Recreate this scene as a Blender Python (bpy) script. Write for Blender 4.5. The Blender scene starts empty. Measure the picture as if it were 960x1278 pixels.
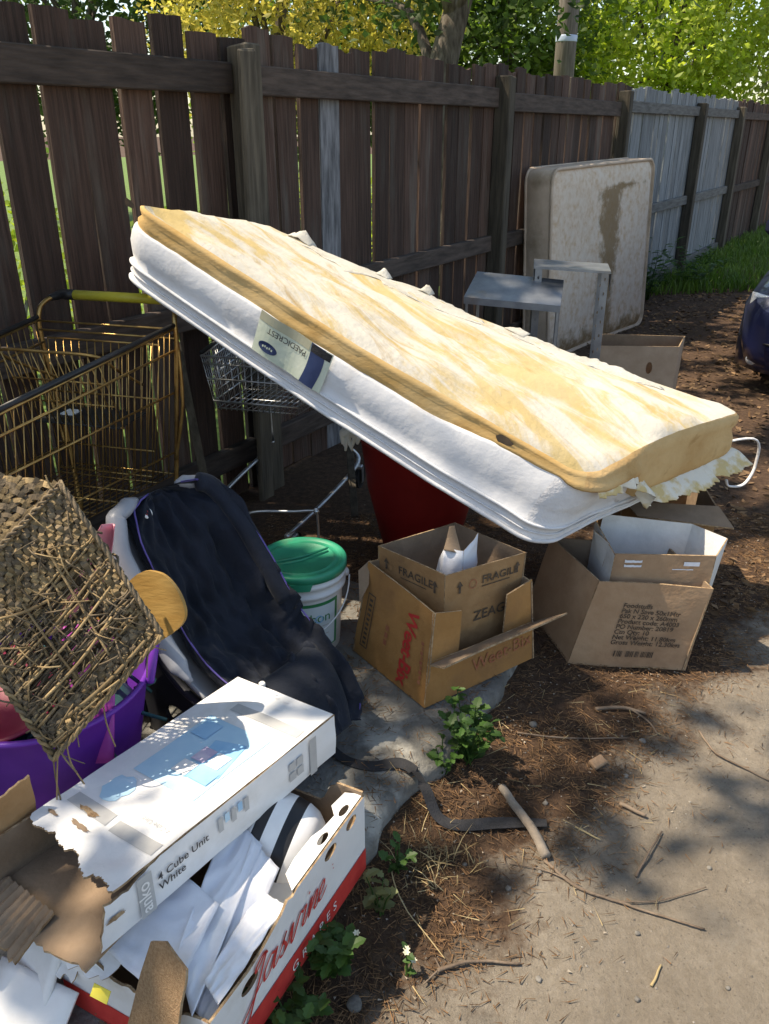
import bpy, math, random
import numpy as np
from mathutils import Vector, Matrix, noise

SC = bpy.context.scene
COL = SC.collection
rnd = random.Random(11)
NPR = np.random.default_rng(5)
R = math.radians

# ------------------------------------------------------------------ camera
cam_d = bpy.data.cameras.new('camera')
cam = bpy.data.objects.new('camera', cam_d)
COL.objects.link(cam)
SC.camera = cam
cam.location = (0, 0, 1.5)
cam.rotation_euler = (R(90 - 25), 0, 0)
cam_d.sensor_fit = 'VERTICAL'
cam_d.sensor_height = 24
cam_d.lens = 24 * 1022 / 1278
cam_d.clip_start = 0.05
cam_d.clip_end = 600

# ------------------------------------------------------------------ light
SUN_EL = 60
SUN_H = Vector((0.99, -0.13, 0)).normalized()          # the way the light travels on the map
SUN_DIR = Vector((SUN_H.x * math.cos(R(SUN_EL)), SUN_H.y * math.cos(R(SUN_EL)), -math.sin(R(SUN_EL))))
world = bpy.data.worlds.new('World')
SC.world = world
world.use_nodes = True
wn = world.node_tree
bgn = wn.nodes['Background']
sky = wn.nodes.new('ShaderNodeTexSky')
sky.sky_type = 'NISHITA'
sky.sun_disc = False
sky.sun_elevation = R(SUN_EL)
sky.sun_rotation = math.atan2(-SUN_H.x, -SUN_H.y)
wn.links.new(sky.outputs[0], bgn.inputs[0])
bgn.inputs[1].default_value = 0.15
sun_d = bpy.data.lights.new('sun', 'SUN')
sun_d.energy = 4.2
sun_d.angle = R(0.53)
sun_d.color = (1.0, 0.93, 0.82)
sun = bpy.data.objects.new('sun', sun_d)
COL.objects.link(sun)
sun.location = (-6, 3, 12)
sun.rotation_euler = SUN_DIR.to_track_quat('-Z', 'Y').to_euler()
SC.view_settings.view_transform = 'Standard'
SC.view_settings.look = 'None'
SC.view_settings.exposure = 0.86
SC.view_settings.use_white_balance = True
SC.view_settings.white_balance_temperature = 7400
SC.view_settings.gamma = 1
SC.render.engine = 'CYCLES'
SC.cycles.use_denoising = True
SC.cycles.max_bounces = 8
SC.cycles.transparent_max_bounces = 6

# ------------------------------------------------------------------ materials
def mat(name, c1, c2=None, scale=6.0, rough=0.75, bump=0.0, bscale=None, metal=0.0, stretch=(1, 1, 1),
        detail=5.0, c3=None, s3=2.0, t3=(0.55, 0.7), trans=0.0, coat=0.0, perobj=0.0, island=0.0,
        spec=0.4, bstretch=None, ramp=(0.35, 0.65), sheen=0.0, st3=None):
    m = bpy.data.materials.new(name)
    m.use_nodes = True
    nt = m.node_tree
    N, L = nt.nodes, nt.links
    b = N['Principled BSDF']
    b.inputs['Roughness'].default_value = rough
    b.inputs['Metallic'].default_value = metal
    b.inputs['Specular IOR Level'].default_value = spec
    b.inputs['Coat Weight'].default_value = coat
    if sheen:
        b.inputs['Sheen Weight'].default_value = sheen
    tc = N.new('ShaderNodeTexCoord')
    src = tc.outputs['Object']
    if perobj:
        oi = N.new('ShaderNodeObjectInfo')
        mul = N.new('ShaderNodeVectorMath'); mul.operation = 'MULTIPLY'
        comb = N.new('ShaderNodeCombineXYZ')
        for k in range(3):
            L.new(oi.outputs['Random'], comb.inputs[k])
        L.new(comb.outputs[0], mul.inputs[0]); mul.inputs[1].default_value = (37, 53, 71)
        add = N.new('ShaderNodeVectorMath')
        L.new(src, add.inputs[0]); L.new(mul.outputs[0], add.inputs[1])
        src = add.outputs[0]
    def nz(sc, st, det=detail):
        mp = N.new('ShaderNodeMapping'); mp.inputs['Scale'].default_value = st
        L.new(src, mp.inputs[0])
        n = N.new('ShaderNodeTexNoise'); n.inputs['Scale'].default_value = sc
        n.inputs['Detail'].default_value = det; n.inputs['Roughness'].default_value = 0.6
        L.new(mp.outputs[0], n.inputs['Vector'])
        return n.outputs['Fac']
    col = None
    if c2 is not None:
        f = nz(scale, stretch)
        rp = N.new('ShaderNodeValToRGB')
        rp.color_ramp.elements[0].position = ramp[0]; rp.color_ramp.elements[1].position = ramp[1]
        rp.color_ramp.elements[0].color = (*c1, 1); rp.color_ramp.elements[1].color = (*c2, 1)
        L.new(f, rp.inputs[0])
        col = rp.outputs[0]
        if c3 is not None:
            f3 = nz(s3, st3 or stretch)
            mr = N.new('ShaderNodeMapRange'); mr.inputs[1].default_value = t3[0]; mr.inputs[2].default_value = t3[1]
            L.new(f3, mr.inputs[0])
            mx = N.new('ShaderNodeMix'); mx.data_type = 'RGBA'
            L.new(mr.outputs[0], mx.inputs['Factor']); L.new(col, mx.inputs['A']); mx.inputs['B'].default_value = (*c3, 1)
            col = mx.outputs['Result']
    else:
        b.inputs['Base Color'].default_value = (*c1, 1)
    if col is not None and (perobj or island):
        hs = N.new('ShaderNodeHueSaturation')
        mr = N.new('ShaderNodeMapRange')
        k = perobj or island
        mr.inputs[3].default_value = 1 - k; mr.inputs[4].default_value = 1 + k
        if perobj:
            L.new(oi.outputs['Random'], mr.inputs[0])
        else:
            ge = N.new('ShaderNodeNewGeometry')
            L.new(ge.outputs['Random Per Island'], mr.inputs[0])
        L.new(mr.outputs[0], hs.inputs['Value']); L.new(col, hs.inputs['Color'])
        col = hs.outputs[0]
    if col is not None:
        L.new(col, b.inputs['Base Color'])
    if bump:
        f = nz(bscale or scale * 3, bstretch or stretch, 4.0)
        bp = N.new('ShaderNodeBump'); bp.inputs['Strength'].default_value = bump; bp.inputs['Distance'].default_value = 0.01
        L.new(f, bp.inputs['Height']); L.new(bp.outputs[0], b.inputs['Normal'])
    if trans:
        tr = N.new('ShaderNodeBsdfTranslucent')
        if col is not None:
            br = N.new('ShaderNodeHueSaturation'); br.inputs['Value'].default_value = 1.6; br.inputs['Saturation'].default_value = 1.1
            L.new(col, br.inputs['Color']); L.new(br.outputs[0], tr.inputs[0])
        else:
            tr.inputs[0].default_value = (*c1, 1)
        ms = N.new('ShaderNodeMixShader'); ms.inputs[0].default_value = trans
        L.new(b.outputs[0], ms.inputs[1]); L.new(tr.outputs[0], ms.inputs[2])
        L.new(ms.outputs[0], N['Material Output'].inputs[0])
    return m

WOOD = mat('weathered_brown_paling', (0.046, 0.026, 0.018), (0.105, 0.062, 0.046), 6, 0.9, 0.9, 9, stretch=(15, 15, 0.55), detail=9, perobj=0.5,
           c3=(0.13, 0.112, 0.092), s3=2.2, t3=(0.52, 0.8), st3=(6, 6, 0.8))
WOODG = mat('silver_grey_paling', (0.14, 0.15, 0.155), (0.27, 0.285, 0.295), 5, 0.9, 0.4, 9, stretch=(9, 9, 0.7), perobj=0.2)
WOODR = mat('weathered_rail', (0.040, 0.029, 0.023), (0.09, 0.066, 0.053), 5, 0.9, 0.5, 9, stretch=(1.2, 9, 9), perobj=0.25)
WOODRG = mat('grey_rail', (0.09, 0.088, 0.082), (0.17, 0.168, 0.158), 5, 0.9, 0.4, 9, stretch=(1.2, 9, 9), perobj=0.2)
WOODL = mat('bleached_plank', (0.08, 0.08, 0.085), (0.25, 0.25, 0.26), 5, 0.9, 0.4, 9, stretch=(9, 9, 1.2), perobj=0.1)
POSTM = mat('post_timber', (0.055, 0.045, 0.032), (0.12, 0.10, 0.072), 5, 0.9, 0.5, 9, stretch=(8, 8, 0.7), perobj=0.25)
DIRT_A = None
CONC = mat('old_concrete', (0.11, 0.105, 0.095), (0.22, 0.21, 0.19), 9, 0.92, 0.8, 45, detail=9, c3=(0.34, 0.33, 0.30), s3=7, t3=(0.56, 0.68))
CARD = mat('brown_cardboard', (0.31, 0.17, 0.072), (0.38, 0.22, 0.10), 14, 0.85, 0.35, 30, c3=(0.20, 0.11, 0.05), s3=5, t3=(0.5, 0.74))
CARD2 = mat('tan_cardboard', (0.36, 0.22, 0.125), (0.42, 0.27, 0.16), 14, 0.85, 0.35, 30, c3=(0.24, 0.145, 0.085), s3=5, t3=(0.5, 0.74))
CARDD = mat('orange_brown_cardboard', (0.34, 0.165, 0.05), (0.42, 0.215, 0.072), 10, 0.8, 0.35, 30, c3=(0.22, 0.105, 0.04), s3=5, t3=(0.5, 0.72))
CARDIN = mat('inner_cardboard', (0.21, 0.145, 0.095), (0.28, 0.20, 0.135), 10, 0.9, 0.35, 30, c3=(0.2, 0.14, 0.09), s3=4, t3=(0.5, 0.8))
CARDE = mat('torn_cardboard_edge', (0.25, 0.15, 0.075), (0.50, 0.36, 0.22), 60, 0.95, 0.8, 160)
CORR = mat('corrugated_cardboard', (0.27, 0.165, 0.085), (0.40, 0.26, 0.145), 22, 0.9, 0.7, 40, stretch=(14, 0.7, 14))
WHITEC = mat('white_printed_card', (0.74, 0.74, 0.74), (0.82, 0.82, 0.82), 7, 0.42, 0.12, 30, c3=(0.58, 0.55, 0.50), s3=6, t3=(0.55, 0.82), coat=0.15)
PAPER = mat('white_paper', (0.70, 0.71, 0.76), (0.78, 0.79, 0.83), 5, 0.6, 0.2, 20, c3=(0.55, 0.53, 0.50), s3=6, t3=(0.56, 0.8))
GREYP = mat('grey_print', (0.42, 0.42, 0.42), (0.48, 0.48, 0.47), 30, 0.5)
INK = mat('dark_ink', (0.035, 0.033, 0.035), (0.075, 0.07, 0.07), 60, 0.6)
INKB = mat('brown_black_ink', (0.05, 0.035, 0.025), (0.13, 0.09, 0.06), 90, 0.8)
REDINK = mat('red_ink', (0.50, 0.03, 0.028), (0.58, 0.05, 0.04), 40, 0.6)
REDF = mat('faded_red_ink', (0.33, 0.10, 0.05), (0.36, 0.16, 0.08), 60, 0.8)
WHITEINK = mat('white_ink', (0.82, 0.80, 0.78), (0.86, 0.85, 0.83), 40, 0.5)
BLUE1 = mat('pale_blue_print', (0.38, 0.60, 0.76), (0.46, 0.67, 0.81), 18, 0.4, coat=0.15)
BLUE2 = mat('mid_blue_print', (0.22, 0.46, 0.70), (0.34, 0.57, 0.77), 12, 0.4, coat=0.15)
BLUE3 = mat('lilac_print', (0.45, 0.38, 0.55), (0.62, 0.55, 0.66), 30, 0.4, coat=0.15)
YELP = mat('yellow_sticker', (0.75, 0.62, 0.06), (0.8, 0.68, 0.1), 30, 0.5)
COVER = mat('white_mattress_cover', (0.63, 0.63, 0.65), (0.72, 0.72, 0.735), 3, 0.8, 0.30, 18, c3=(0.46, 0.43, 0.40), s3=4.5, t3=(0.52, 0.80), sheen=0.2)
COVERD = mat('stained_white_cover', (0.60, 0.58, 0.58), (0.76, 0.75, 0.75), 5, 0.8, 0.5, 40, c3=(0.42, 0.30, 0.24), s3=5, t3=(0.6, 0.78))
FOAMS = mat('aged_foam_side', (0.50, 0.30, 0.10), (0.60, 0.42, 0.20), 4, 0.95, 0.15, 60, stretch=(1, 1, 2), c3=(0.36, 0.20, 0.06), s3=7, t3=(0.58, 0.78))
FOAME = mat('pale_foam_end', (0.50, 0.30, 0.12), (0.62, 0.42, 0.20), 6, 0.95, 0.35, 60, c3=(0.38, 0.22, 0.08), s3=9, t3=(0.6, 0.75))
def foam_top():
    m = mat('yellow_foam_top', (0.47, 0.335, 0.125), (0.52, 0.41, 0.22), 3.0, 0.95, 0.4, 34)
    N, L = m.node_tree.nodes, m.node_tree.links
    b = N['Principled BSDF']; old = b.inputs['Base Color'].links[0].from_socket
    tc = N.new('ShaderNodeTexCoord'); cb = N.new('ShaderNodeCombineXYZ')
    for k, (ax, sc) in enumerate((((0.86, -0.24, -0.46), 1.5), ((0.60, 0.78, 0.0), 5.0))):      # along and across the mattress
        d = N.new('ShaderNodeVectorMath'); d.operation = 'DOT_PRODUCT'; d.inputs[1].default_value = ax; L.new(tc.outputs['Object'], d.inputs[0])
        q = N.new('ShaderNodeMath'); q.operation = 'MULTIPLY'; q.inputs[1].default_value = sc; L.new(d.outputs['Value'], q.inputs[0]); L.new(q.outputs[0], cb.inputs[k])
    def layer(col, c, sc, lo, hi, dist, off):
        n = N.new('ShaderNodeTexNoise'); n.inputs['Scale'].default_value = sc; n.inputs['Detail'].default_value = 8; n.inputs['Roughness'].default_value = 0.68; n.inputs['Distortion'].default_value = dist
        ad = N.new('ShaderNodeVectorMath'); L.new(cb.outputs[0], ad.inputs[0]); ad.inputs[1].default_value = (off, off, off); L.new(ad.outputs[0], n.inputs['Vector'])
        mr = N.new('ShaderNodeMapRange'); mr.inputs[1].default_value = lo; mr.inputs[2].default_value = hi; L.new(n.outputs['Fac'], mr.inputs[0])
        mx = N.new('ShaderNodeMix'); mx.data_type = 'RGBA'; L.new(mr.outputs[0], mx.inputs['Factor']); L.new(col, mx.inputs['A']); mx.inputs['B'].default_value = (*c, 1)
        return mx.outputs['Result']
    col = layer(old, (0.55, 0.515, 0.45), 1.5, 0.42, 0.54, 0.6, 3.0)
    col = layer(col, (0.36, 0.235, 0.085), 1.9, 0.60, 0.74, 0.8, 11.0)
    col = layer(col, (0.50, 0.36, 0.27), 2.2, 0.66, 0.76, 0.5, 23.0)
    L.new(col, b.inputs['Base Color'])
    return m
FOAMT = foam_top()
SCORCH = mat('black_scorch', (0.05, 0.04, 0.03), (0.12, 0.08, 0.05), 30, 0.95)
RAG = mat('torn_white_fibre', (0.58, 0.55, 0.48), (0.66, 0.64, 0.59), 12, 0.95, 0.4, 60, trans=0.25)
RAGY = mat('torn_yellowed_fibre', (0.70, 0.56, 0.28), (0.82, 0.78, 0.68), 9, 0.95, 0.4, 60, trans=0.2, ramp=(0.42, 0.5))
LABELG = mat('pale_green_label', (0.50, 0.55, 0.44), (0.60, 0.64, 0.54), 14, 0.5, 0.1, 40)
LABELT = mat('olive_label_hem', (0.36, 0.35, 0.25), (0.43, 0.42, 0.31), 14, 0.55)
NAVY = mat('navy_satin', (0.02, 0.035, 0.10), (0.035, 0.055, 0.14), 14, 0.4)
BLACKC = mat('black_cloth', (0.012, 0.012, 0.014), (0.028, 0.028, 0.032), 20, 0.8, 0.3, 200)
FLORAL = mat('stained_floral_ticking', (0.74, 0.61, 0.49), (0.60, 0.43, 0.28), 24, 0.85, 0.4, 22, detail=3, ramp=(0.38, 0.66), c3=(0.72, 0.61, 0.50), s3=11, t3=(0.45, 0.7))
FLORALS = mat('soiled_ticking_side', (0.50, 0.38, 0.28), (0.60, 0.47, 0.36), 9, 0.85, 0.4, 22, c3=(0.27, 0.20, 0.13), s3=4, t3=(0.5, 0.75))
MOULD = mat('brown_stain', (0.14, 0.085, 0.03), (0.30, 0.21, 0.10), 22, 0.95, 0.6, 60)
GOLDW = mat('brassy_wire', (0.36, 0.21, 0.07), (0.48, 0.32, 0.12), 20, 0.38, metal=0.85, c3=(0.14, 0.07, 0.03), s3=8, t3=(0.55, 0.75))
CHROME = mat('dull_zinc_wire', (0.42, 0.43, 0.44), (0.60, 0.62, 0.63), 20, 0.35, metal=0.9, c3=(0.2, 0.15, 0.1), s3=9, t3=(0.62, 0.8))
GALV = mat('galvanised_sheet', (0.24, 0.255, 0.28), (0.36, 0.375, 0.40), 9, 0.42, 0.08, 12, metal=0.75, c3=(0.25, 0.19, 0.14), s3=4, t3=(0.58, 0.8))
GALVD = mat('dark_steel', (0.10, 0.105, 0.11), (0.17, 0.175, 0.18), 9, 0.45, metal=0.6)
BLKPL = mat('black_plastic', (0.012, 0.012, 0.013), (0.022, 0.022, 0.024), 12, 0.45)
YELPL = mat('yellow_plastic_handle', (0.42, 0.36, 0.03), (0.52, 0.45, 0.05), 9, 0.45)
NAVYF = mat('navy_fleece', (0.006, 0.009, 0.017), (0.011, 0.016, 0.030), 8, 0.9, 0.5, 26, c3=(0.018, 0.028, 0.046), s3=4, t3=(0.58, 0.85), sheen=0.06)
GREYPL = mat('grey_plastic_shell', (0.27, 0.285, 0.32), (0.34, 0.355, 0.39), 6, 0.38, c3=(0.14, 0.14, 0.15), s3=5, t3=(0.55, 0.8))
DKPL = mat('charcoal_plastic_shell', (0.025, 0.026, 0.034), (0.045, 0.047, 0.056), 6, 0.4)
PURPIP = mat('violet_piping', (0.09, 0.07, 0.28), (0.12, 0.09, 0.34), 20, 0.6)
PURPLE = mat('purple_plastic', (0.13, 0.025, 0.33), (0.18, 0.04, 0.42), 5, 0.42)
MAGENTA = mat('magenta_plastic', (0.35, 0.035, 0.30), (0.43, 0.06, 0.38), 5, 0.45)
PINK = mat('pink_plastic', (0.62, 0.21, 0.27), (0.70, 0.28, 0.34), 6, 0.4, c3=(0.5, 0.14, 0.2), s3=4, t3=(0.55, 0.8))
REDPL = mat('crimson_plastic', (0.20, 0.008, 0.035), (0.26, 0.012, 0.05), 5, 0.45)
REDTUB = mat('red_plastic', (0.20, 0.008, 0.007), (0.26, 0.014, 0.011), 4, 0.5, c3=(0.2, 0.02, 0.015), s3=3, t3=(0.5, 0.8))
TEAL = mat('teal_netting', (0.02, 0.08, 0.085), (0.04, 0.13, 0.13), 20, 0.8)
BOARDW = mat('tan_board', (0.34, 0.19, 0.05), (0.43, 0.26, 0.08), 6, 0.55, 0.15, 20, stretch=(1, 6, 6))
WICK = mat('dry_wicker', (0.20, 0.135, 0.065), (0.30, 0.215, 0.11), 16, 0.85, 0.5, 60, perobj=0.35)
WICKD = mat('old_grey_wicker', (0.10, 0.075, 0.05), (0.22, 0.165, 0.10), 16, 0.9, 0.5, 60, perobj=0.25)
PAILW = mat('white_pail_plastic', (0.66, 0.68, 0.68), (0.76, 0.77, 0.77), 5, 0.4, c3=(0.40, 0.38, 0.35), s3=9, t3=(0.58, 0.8))
PAILG = mat('green_lid_plastic', (0.02, 0.25, 0.14), (0.03, 0.33, 0.20), 5, 0.38, c3=(0.20, 0.26, 0.16), s3=7, t3=(0.55, 0.78))
PAILL = mat('green_label_band', (0.02, 0.20, 0.07), (0.03, 0.25, 0.09), 12, 0.45)
PAILB = mat('pale_blue_label', (0.58, 0.68, 0.72), (0.66, 0.74, 0.77), 8, 0.4)
CARP = mat('dark_blue_car_paint', (0.012, 0.016, 0.055), (0.016, 0.02, 0.065), 4, 0.28, coat=1.0, metal=0.2)
GLASS = mat('dark_car_glass', (0.01, 0.012, 0.014), (0.015, 0.017, 0.02), 4, 0.06, spec=0.8)
LENS = mat('headlamp_lens', (0.55, 0.57, 0.60), (0.72, 0.74, 0.77), 30, 0.12, bump=0.2, bscale=60, stretch=(1, 1, 6), coat=1.0, metal=0.35)
RUBBER = mat('tyre_rubber', (0.015, 0.015, 0.015), (0.03, 0.03, 0.03), 20, 0.85)
RIMM = mat('wheel_alloy', (0.35, 0.35, 0.36), (0.45, 0.45, 0.46), 8, 0.35, metal=0.7)
BARK = mat('bark', (0.055, 0.042, 0.032), (0.15, 0.125, 0.10), 9, 0.95, 0.9, 16, stretch=(3, 3, 0.7), c3=(0.42, 0.42, 0.40), s3=1.6, t3=(0.6, 0.72))
STICK = mat('dry_stick', (0.10, 0.07, 0.05), (0.22, 0.165, 0.12), 14, 0.9, 0.5, 60)
POLEM = mat('pole_timber', (0.11, 0.095, 0.08), (0.21, 0.185, 0.16), 6, 0.9, 0.4, 12, stretch=(7, 7, 0.5))
BANDM = mat('pole_band', (0.45, 0.55, 0.75), (0.55, 0.65, 0.82), 9, 0.4)
STONE = mat('grey_stone', (0.09, 0.083, 0.075), (0.20, 0.185, 0.165), 30, 0.9, 0.5, 60, perobj=0.3)
NEEDLE = mat('pine_litter', (0.11, 0.058, 0.028), (0.22, 0.125, 0.06), 5, 0.9, island=0.5)
DEBRIS = mat('pale_debris', (0.20, 0.16, 0.12), (0.34, 0.29, 0.23), 5, 0.9, island=0.4)
HAY = mat('dry_grass', (0.30, 0.22, 0.11), (0.42, 0.33, 0.18), 5, 0.9, island=0.35)
def leafmat(n, a, b, tr=0.5, isl=0.3):
    return mat(n, a, b, 1.3, 0.55, trans=tr, island=isl)
LF_GOLD = leafmat('golden_leaves', (0.33, 0.32, 0.07), (0.50, 0.42, 0.13))
LF_LIME = leafmat('lime_leaves', (0.30, 0.40, 0.05), (0.46, 0.51, 0.11))
LF_DARK = leafmat('dark_leaves', (0.035, 0.07, 0.018), (0.085, 0.13, 0.035))
LF_MID = leafmat('mid_green_leaves', (0.07, 0.13, 0.02), (0.15, 0.21, 0.045))
LF_GREY = leafmat('grey_green_leaves', (0.16, 0.19, 0.08), (0.28, 0.28, 0.13))
LF_WEED = leafmat('weed_leaves', (0.03, 0.075, 0.015), (0.07, 0.14, 0.028), 0.3, 0.35)
LF_GRASS = leafmat('grass_blades', (0.07, 0.14, 0.02), (0.15, 0.23, 0.045), 0.35, 0.35)
PETAL = mat('cream_petals', (0.5, 0.48, 0.34), (0.62, 0.6, 0.46), 30, 0.7)

# ------------------------------------------------------------------ helpers
ORG = {}
def tag(o, label=None, cat=None, group=None, kind=None):
    if label: o['label'] = label
    if cat: o['category'] = cat
    if group: o['group'] = group
    if kind: o['kind'] = kind
    return o
def thing(name, loc, label, cat, group=None):
    o = bpy.data.objects.new(name, None)
    o.empty_display_size = 0.1
    COL.objects.link(o)
    o.location = loc
    ORG[o.name] = Vector(loc)
    return tag(o, label, cat, group)
def link_mesh(name, me, parent=None, loc=None):
    o = bpy.data.objects.new(name, me)
    COL.objects.link(o)
    if parent is not None:
        o.parent = parent
        ORG[o.name] = ORG[parent.name].copy()
    else:
        ORG[o.name] = Vector(loc or (0, 0, 0))
        o.location = ORG[o.name]
    return o
def smooth_mesh(me, on=True):
    me.polygons.foreach_set('use_smooth', [on] * len(me.polygons))

class MB:
    def __init__(s):
        s.v, s.f, s.m = [], [], []
    def add(s, vs, fs, mi=0):
        k = len(s.v)
        s.v.extend(Vector(p) for p in vs)
        s.f.extend(tuple(i + k for i in f) for f in fs)
        if isinstance(mi, int):
            s.m.extend([mi] * len(fs))
        else:
            s.m.extend(mi)
        return s
    def box(s, c, size, rot=None, mi=0, ch=0.0):
        c = Vector(c); x, y, z = [q / 2 for q in size]
        if ch <= 0:
            vs = [(a * x, b * y, d * z) for a in (-1, 1) for b in (-1, 1) for d in (-1, 1)]
            fs = [(0, 1, 3, 2), (4, 6, 7, 5), (0, 4, 5, 1), (2, 3, 7, 6), (0, 2, 6, 4), (1, 5, 7, 3)]
        else:
            vs, fs = chamfer_box(x, y, z, ch)
        if rot is not None:
            vs = [rot @ Vector(p) for p in vs]
        return s.add([c + Vector(p) for p in vs], fs, mi)
    def tube(s, pts, r, seg=7, mi=0, closed=False, flat=None):
        pts = [Vector(p) for p in pts]
        n = len(pts)
        rs = r if isinstance(r, (list, tuple)) else [r] * n
        up = None
        rings = []
        for i, p in enumerate(pts):
            if closed:
                d = pts[(i + 1) % n] - pts[i - 1]
            else:
                d = pts[min(i + 1, n - 1)] - pts[max(i - 1, 0)]
            if d.length < 1e-9: d = Vector((0, 0, 1))
            d.normalize()
            if up is None:
                up = Vector((0, 0, 1)) if abs(d.z) < 0.9 else Vector((1, 0, 0))
            a = d.cross(up)
            if a.length < 1e-6: a = d.orthogonal()
            a.normalize(); b = a.cross(d).normalized(); up = b
            ring = []
            for k in range(seg):
                t = 2 * math.pi * k / seg
                ring.append(p + a * math.cos(t) * rs[i] + b * math.sin(t) * rs[i] * (flat or 1))
            rings.append(ring)
        vs = [q for ring in rings for q in ring]
        fs = []
        m = n if closed else n - 1
        for i in range(m):
            j = (i + 1) % n
            for k in range(seg):
                l = (k + 1) % seg
                fs.append((i * seg + k, i * seg + l, j * seg + l, j * seg + k))
        if not closed:
            fs.append(tuple(range(seg))[::-1]); fs.append(tuple((n - 1) * seg + k for k in range(seg)))
        return s.add(vs, fs, mi)
    def lathe(s, prof, seg=40, c=(0, 0, 0), rot=None, mi=0, capa=True, capb=True):
        c = Vector(c)
        vs = []
        for r, z in prof:
            for k in range(seg):
                t = 2 * math.pi * k / seg
                p = Vector((r * math.cos(t), r * math.sin(t), z))
                vs.append(c + (rot @ p if rot is not None else p))
        fs, ms = [], []
        for i in range(len(prof) - 1):
            for k in range(seg):
                l = (k + 1) % seg
                fs.append((i * seg + k, i * seg + l, (i + 1) * seg + l, (i + 1) * seg + k))
                ms.append(mi if isinstance(mi, int) else mi[i])
        if capa:
            fs.append(tuple(range(seg))[::-1]); ms.append(mi if isinstance(mi, int) else mi[0])
        if capb:
            fs.append(tuple((len(prof) - 1) * seg + k for k in range(seg))); ms.append(mi if isinstance(mi, int) else mi[-1])
        return s.add(vs, fs, ms)
    def grid(s, fn, nu, nv, mi=0, closed_u=False, flip=False):
        vs = [fn(i / nu, j / nv) for j in range(nv + 1) for i in range(nu if closed_u else nu + 1)]
        w = nu if closed_u else nu + 1
        fs = []
        for j in range(nv):
            for i in range(nu):
                q = (j * w + i, j * w + (i + 1) % w, (j + 1) * w + (i + 1) % w, (j + 1) * w + i)
                fs.append(q[::-1] if flip else q)
        return s.add(vs, fs, mi)
    def slab(s, fn, nrm, th, nu, nv, mi=(0, 0, 0)):
        """a sheet with thickness; fn(u,v) its front, nrm(u,v) or a vector its front normal"""
        nf = nrm if callable(nrm) else (lambda u, v, q=Vector(nrm).normalized(): q)
        fr = [Vector(fn(i / nu, j / nv)) for j in range(nv + 1) for i in range(nu + 1)]
        bk = [fr[j * (nu + 1) + i] - nf(i / nu, j / nv) * th for j in range(nv + 1) for i in range(nu + 1)]
        w = nu + 1; k = len(fr)
        fs, ms = [], []
        for j in range(nv):
            for i in range(nu):
                q = (j * w + i, j * w + i + 1, (j + 1) * w + i + 1, (j + 1) * w + i)
                fs.append(q); ms.append(mi[0])
                fs.append(tuple(x + k for x in q[::-1])); ms.append(mi[1])
        rim = [i for i in range(w)] + [j * w + nu for j in range(1, nv + 1)] + [nv * w + i for i in range(nu - 1, -1, -1)] + [j * w for j in range(nv - 1, 0, -1)]
        for a, b in zip(rim, rim[1:] + rim[:1]):
            fs.append((a, a + k, b + k, b)); ms.append(mi[2])
        return s.add(fr + bk, fs, ms)
    def build(s, name, mats, parent=None, smooth=False, loc=None):
        org = ORG[parent.name] if parent is not None else Vector(loc or (0, 0, 0))
        me = bpy.data.meshes.new(name)
        me.from_pydata([tuple(p - org) for p in s.v], [], s.f)
        ml = mats if isinstance(mats, (list, tuple)) else [mats]
        for m in ml: me.materials.append(m)
        me.polygons.foreach_set('material_index', s.m)
        if smooth: smooth_mesh(me)
        me.update()
        return link_mesh(name, me, parent, loc)

def chamfer_box(x, y, z, c):
    vs = []; fs = []
    idx = {}
    for a in (-1, 1):
        for b in (-1, 1):
            for d in (-1, 1):
                idx[a, b, d, 0] = len(vs); vs.append((a * x, b * (y - c), d * (z - c)))
                idx[a, b, d, 1] = len(vs); vs.append((a * (x - c), b * y, d * (z - c)))
                idx[a, b, d, 2] = len(vs); vs.append((a * (x - c), b * (y - c), d * z))
    I = lambda a, b, d, k: idx[a, b, d, k]
    for a in (-1, 1):
        q = [I(a, -1, -1, 0), I(a, 1, -1, 0), I(a, 1, 1, 0), I(a, -1, 1, 0)]; fs.append(tuple(q if a > 0 else q[::-1]))
        q = [I(-1, a, -1, 1), I(-1, a, 1, 1), I(1, a, 1, 1), I(1, a, -1, 1)]; fs.append(tuple(q if a > 0 else q[::-1]))
        q = [I(-1, -1, a, 2), I(1, -1, a, 2), I(1, 1, a, 2), I(-1, 1, a, 2)]; fs.append(tuple(q if a > 0 else q[::-1]))
    for a in (-1, 1):
        for b in (-1, 1):
            q = [I(a, b, -1, 0), I(a, b, -1, 1), I(a, b, 1, 1), I(a, b, 1, 0)]; fs.append(tuple(q if a * b > 0 else q[::-1]))
            q = [I(a, -1, b, 0), I(a, 1, b, 0), I(a, 1, b, 2), I(a, -1, b, 2)]; fs.append(tuple(q if a * b > 0 else q[::-1]))
            q = [I(-1, a, b, 1), I(-1, a, b, 2), I(1, a, b, 2), I(1, a, b, 1)]; fs.append(tuple(q if a * b > 0 else q[::-1]))
            for d in (-1, 1):
                q = [I(a, b, d, 0), I(a, b, d, 1), I(a, b, d, 2)]; fs.append(tuple(q if a * b * d > 0 else q[::-1]))
    return vs, fs

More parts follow.
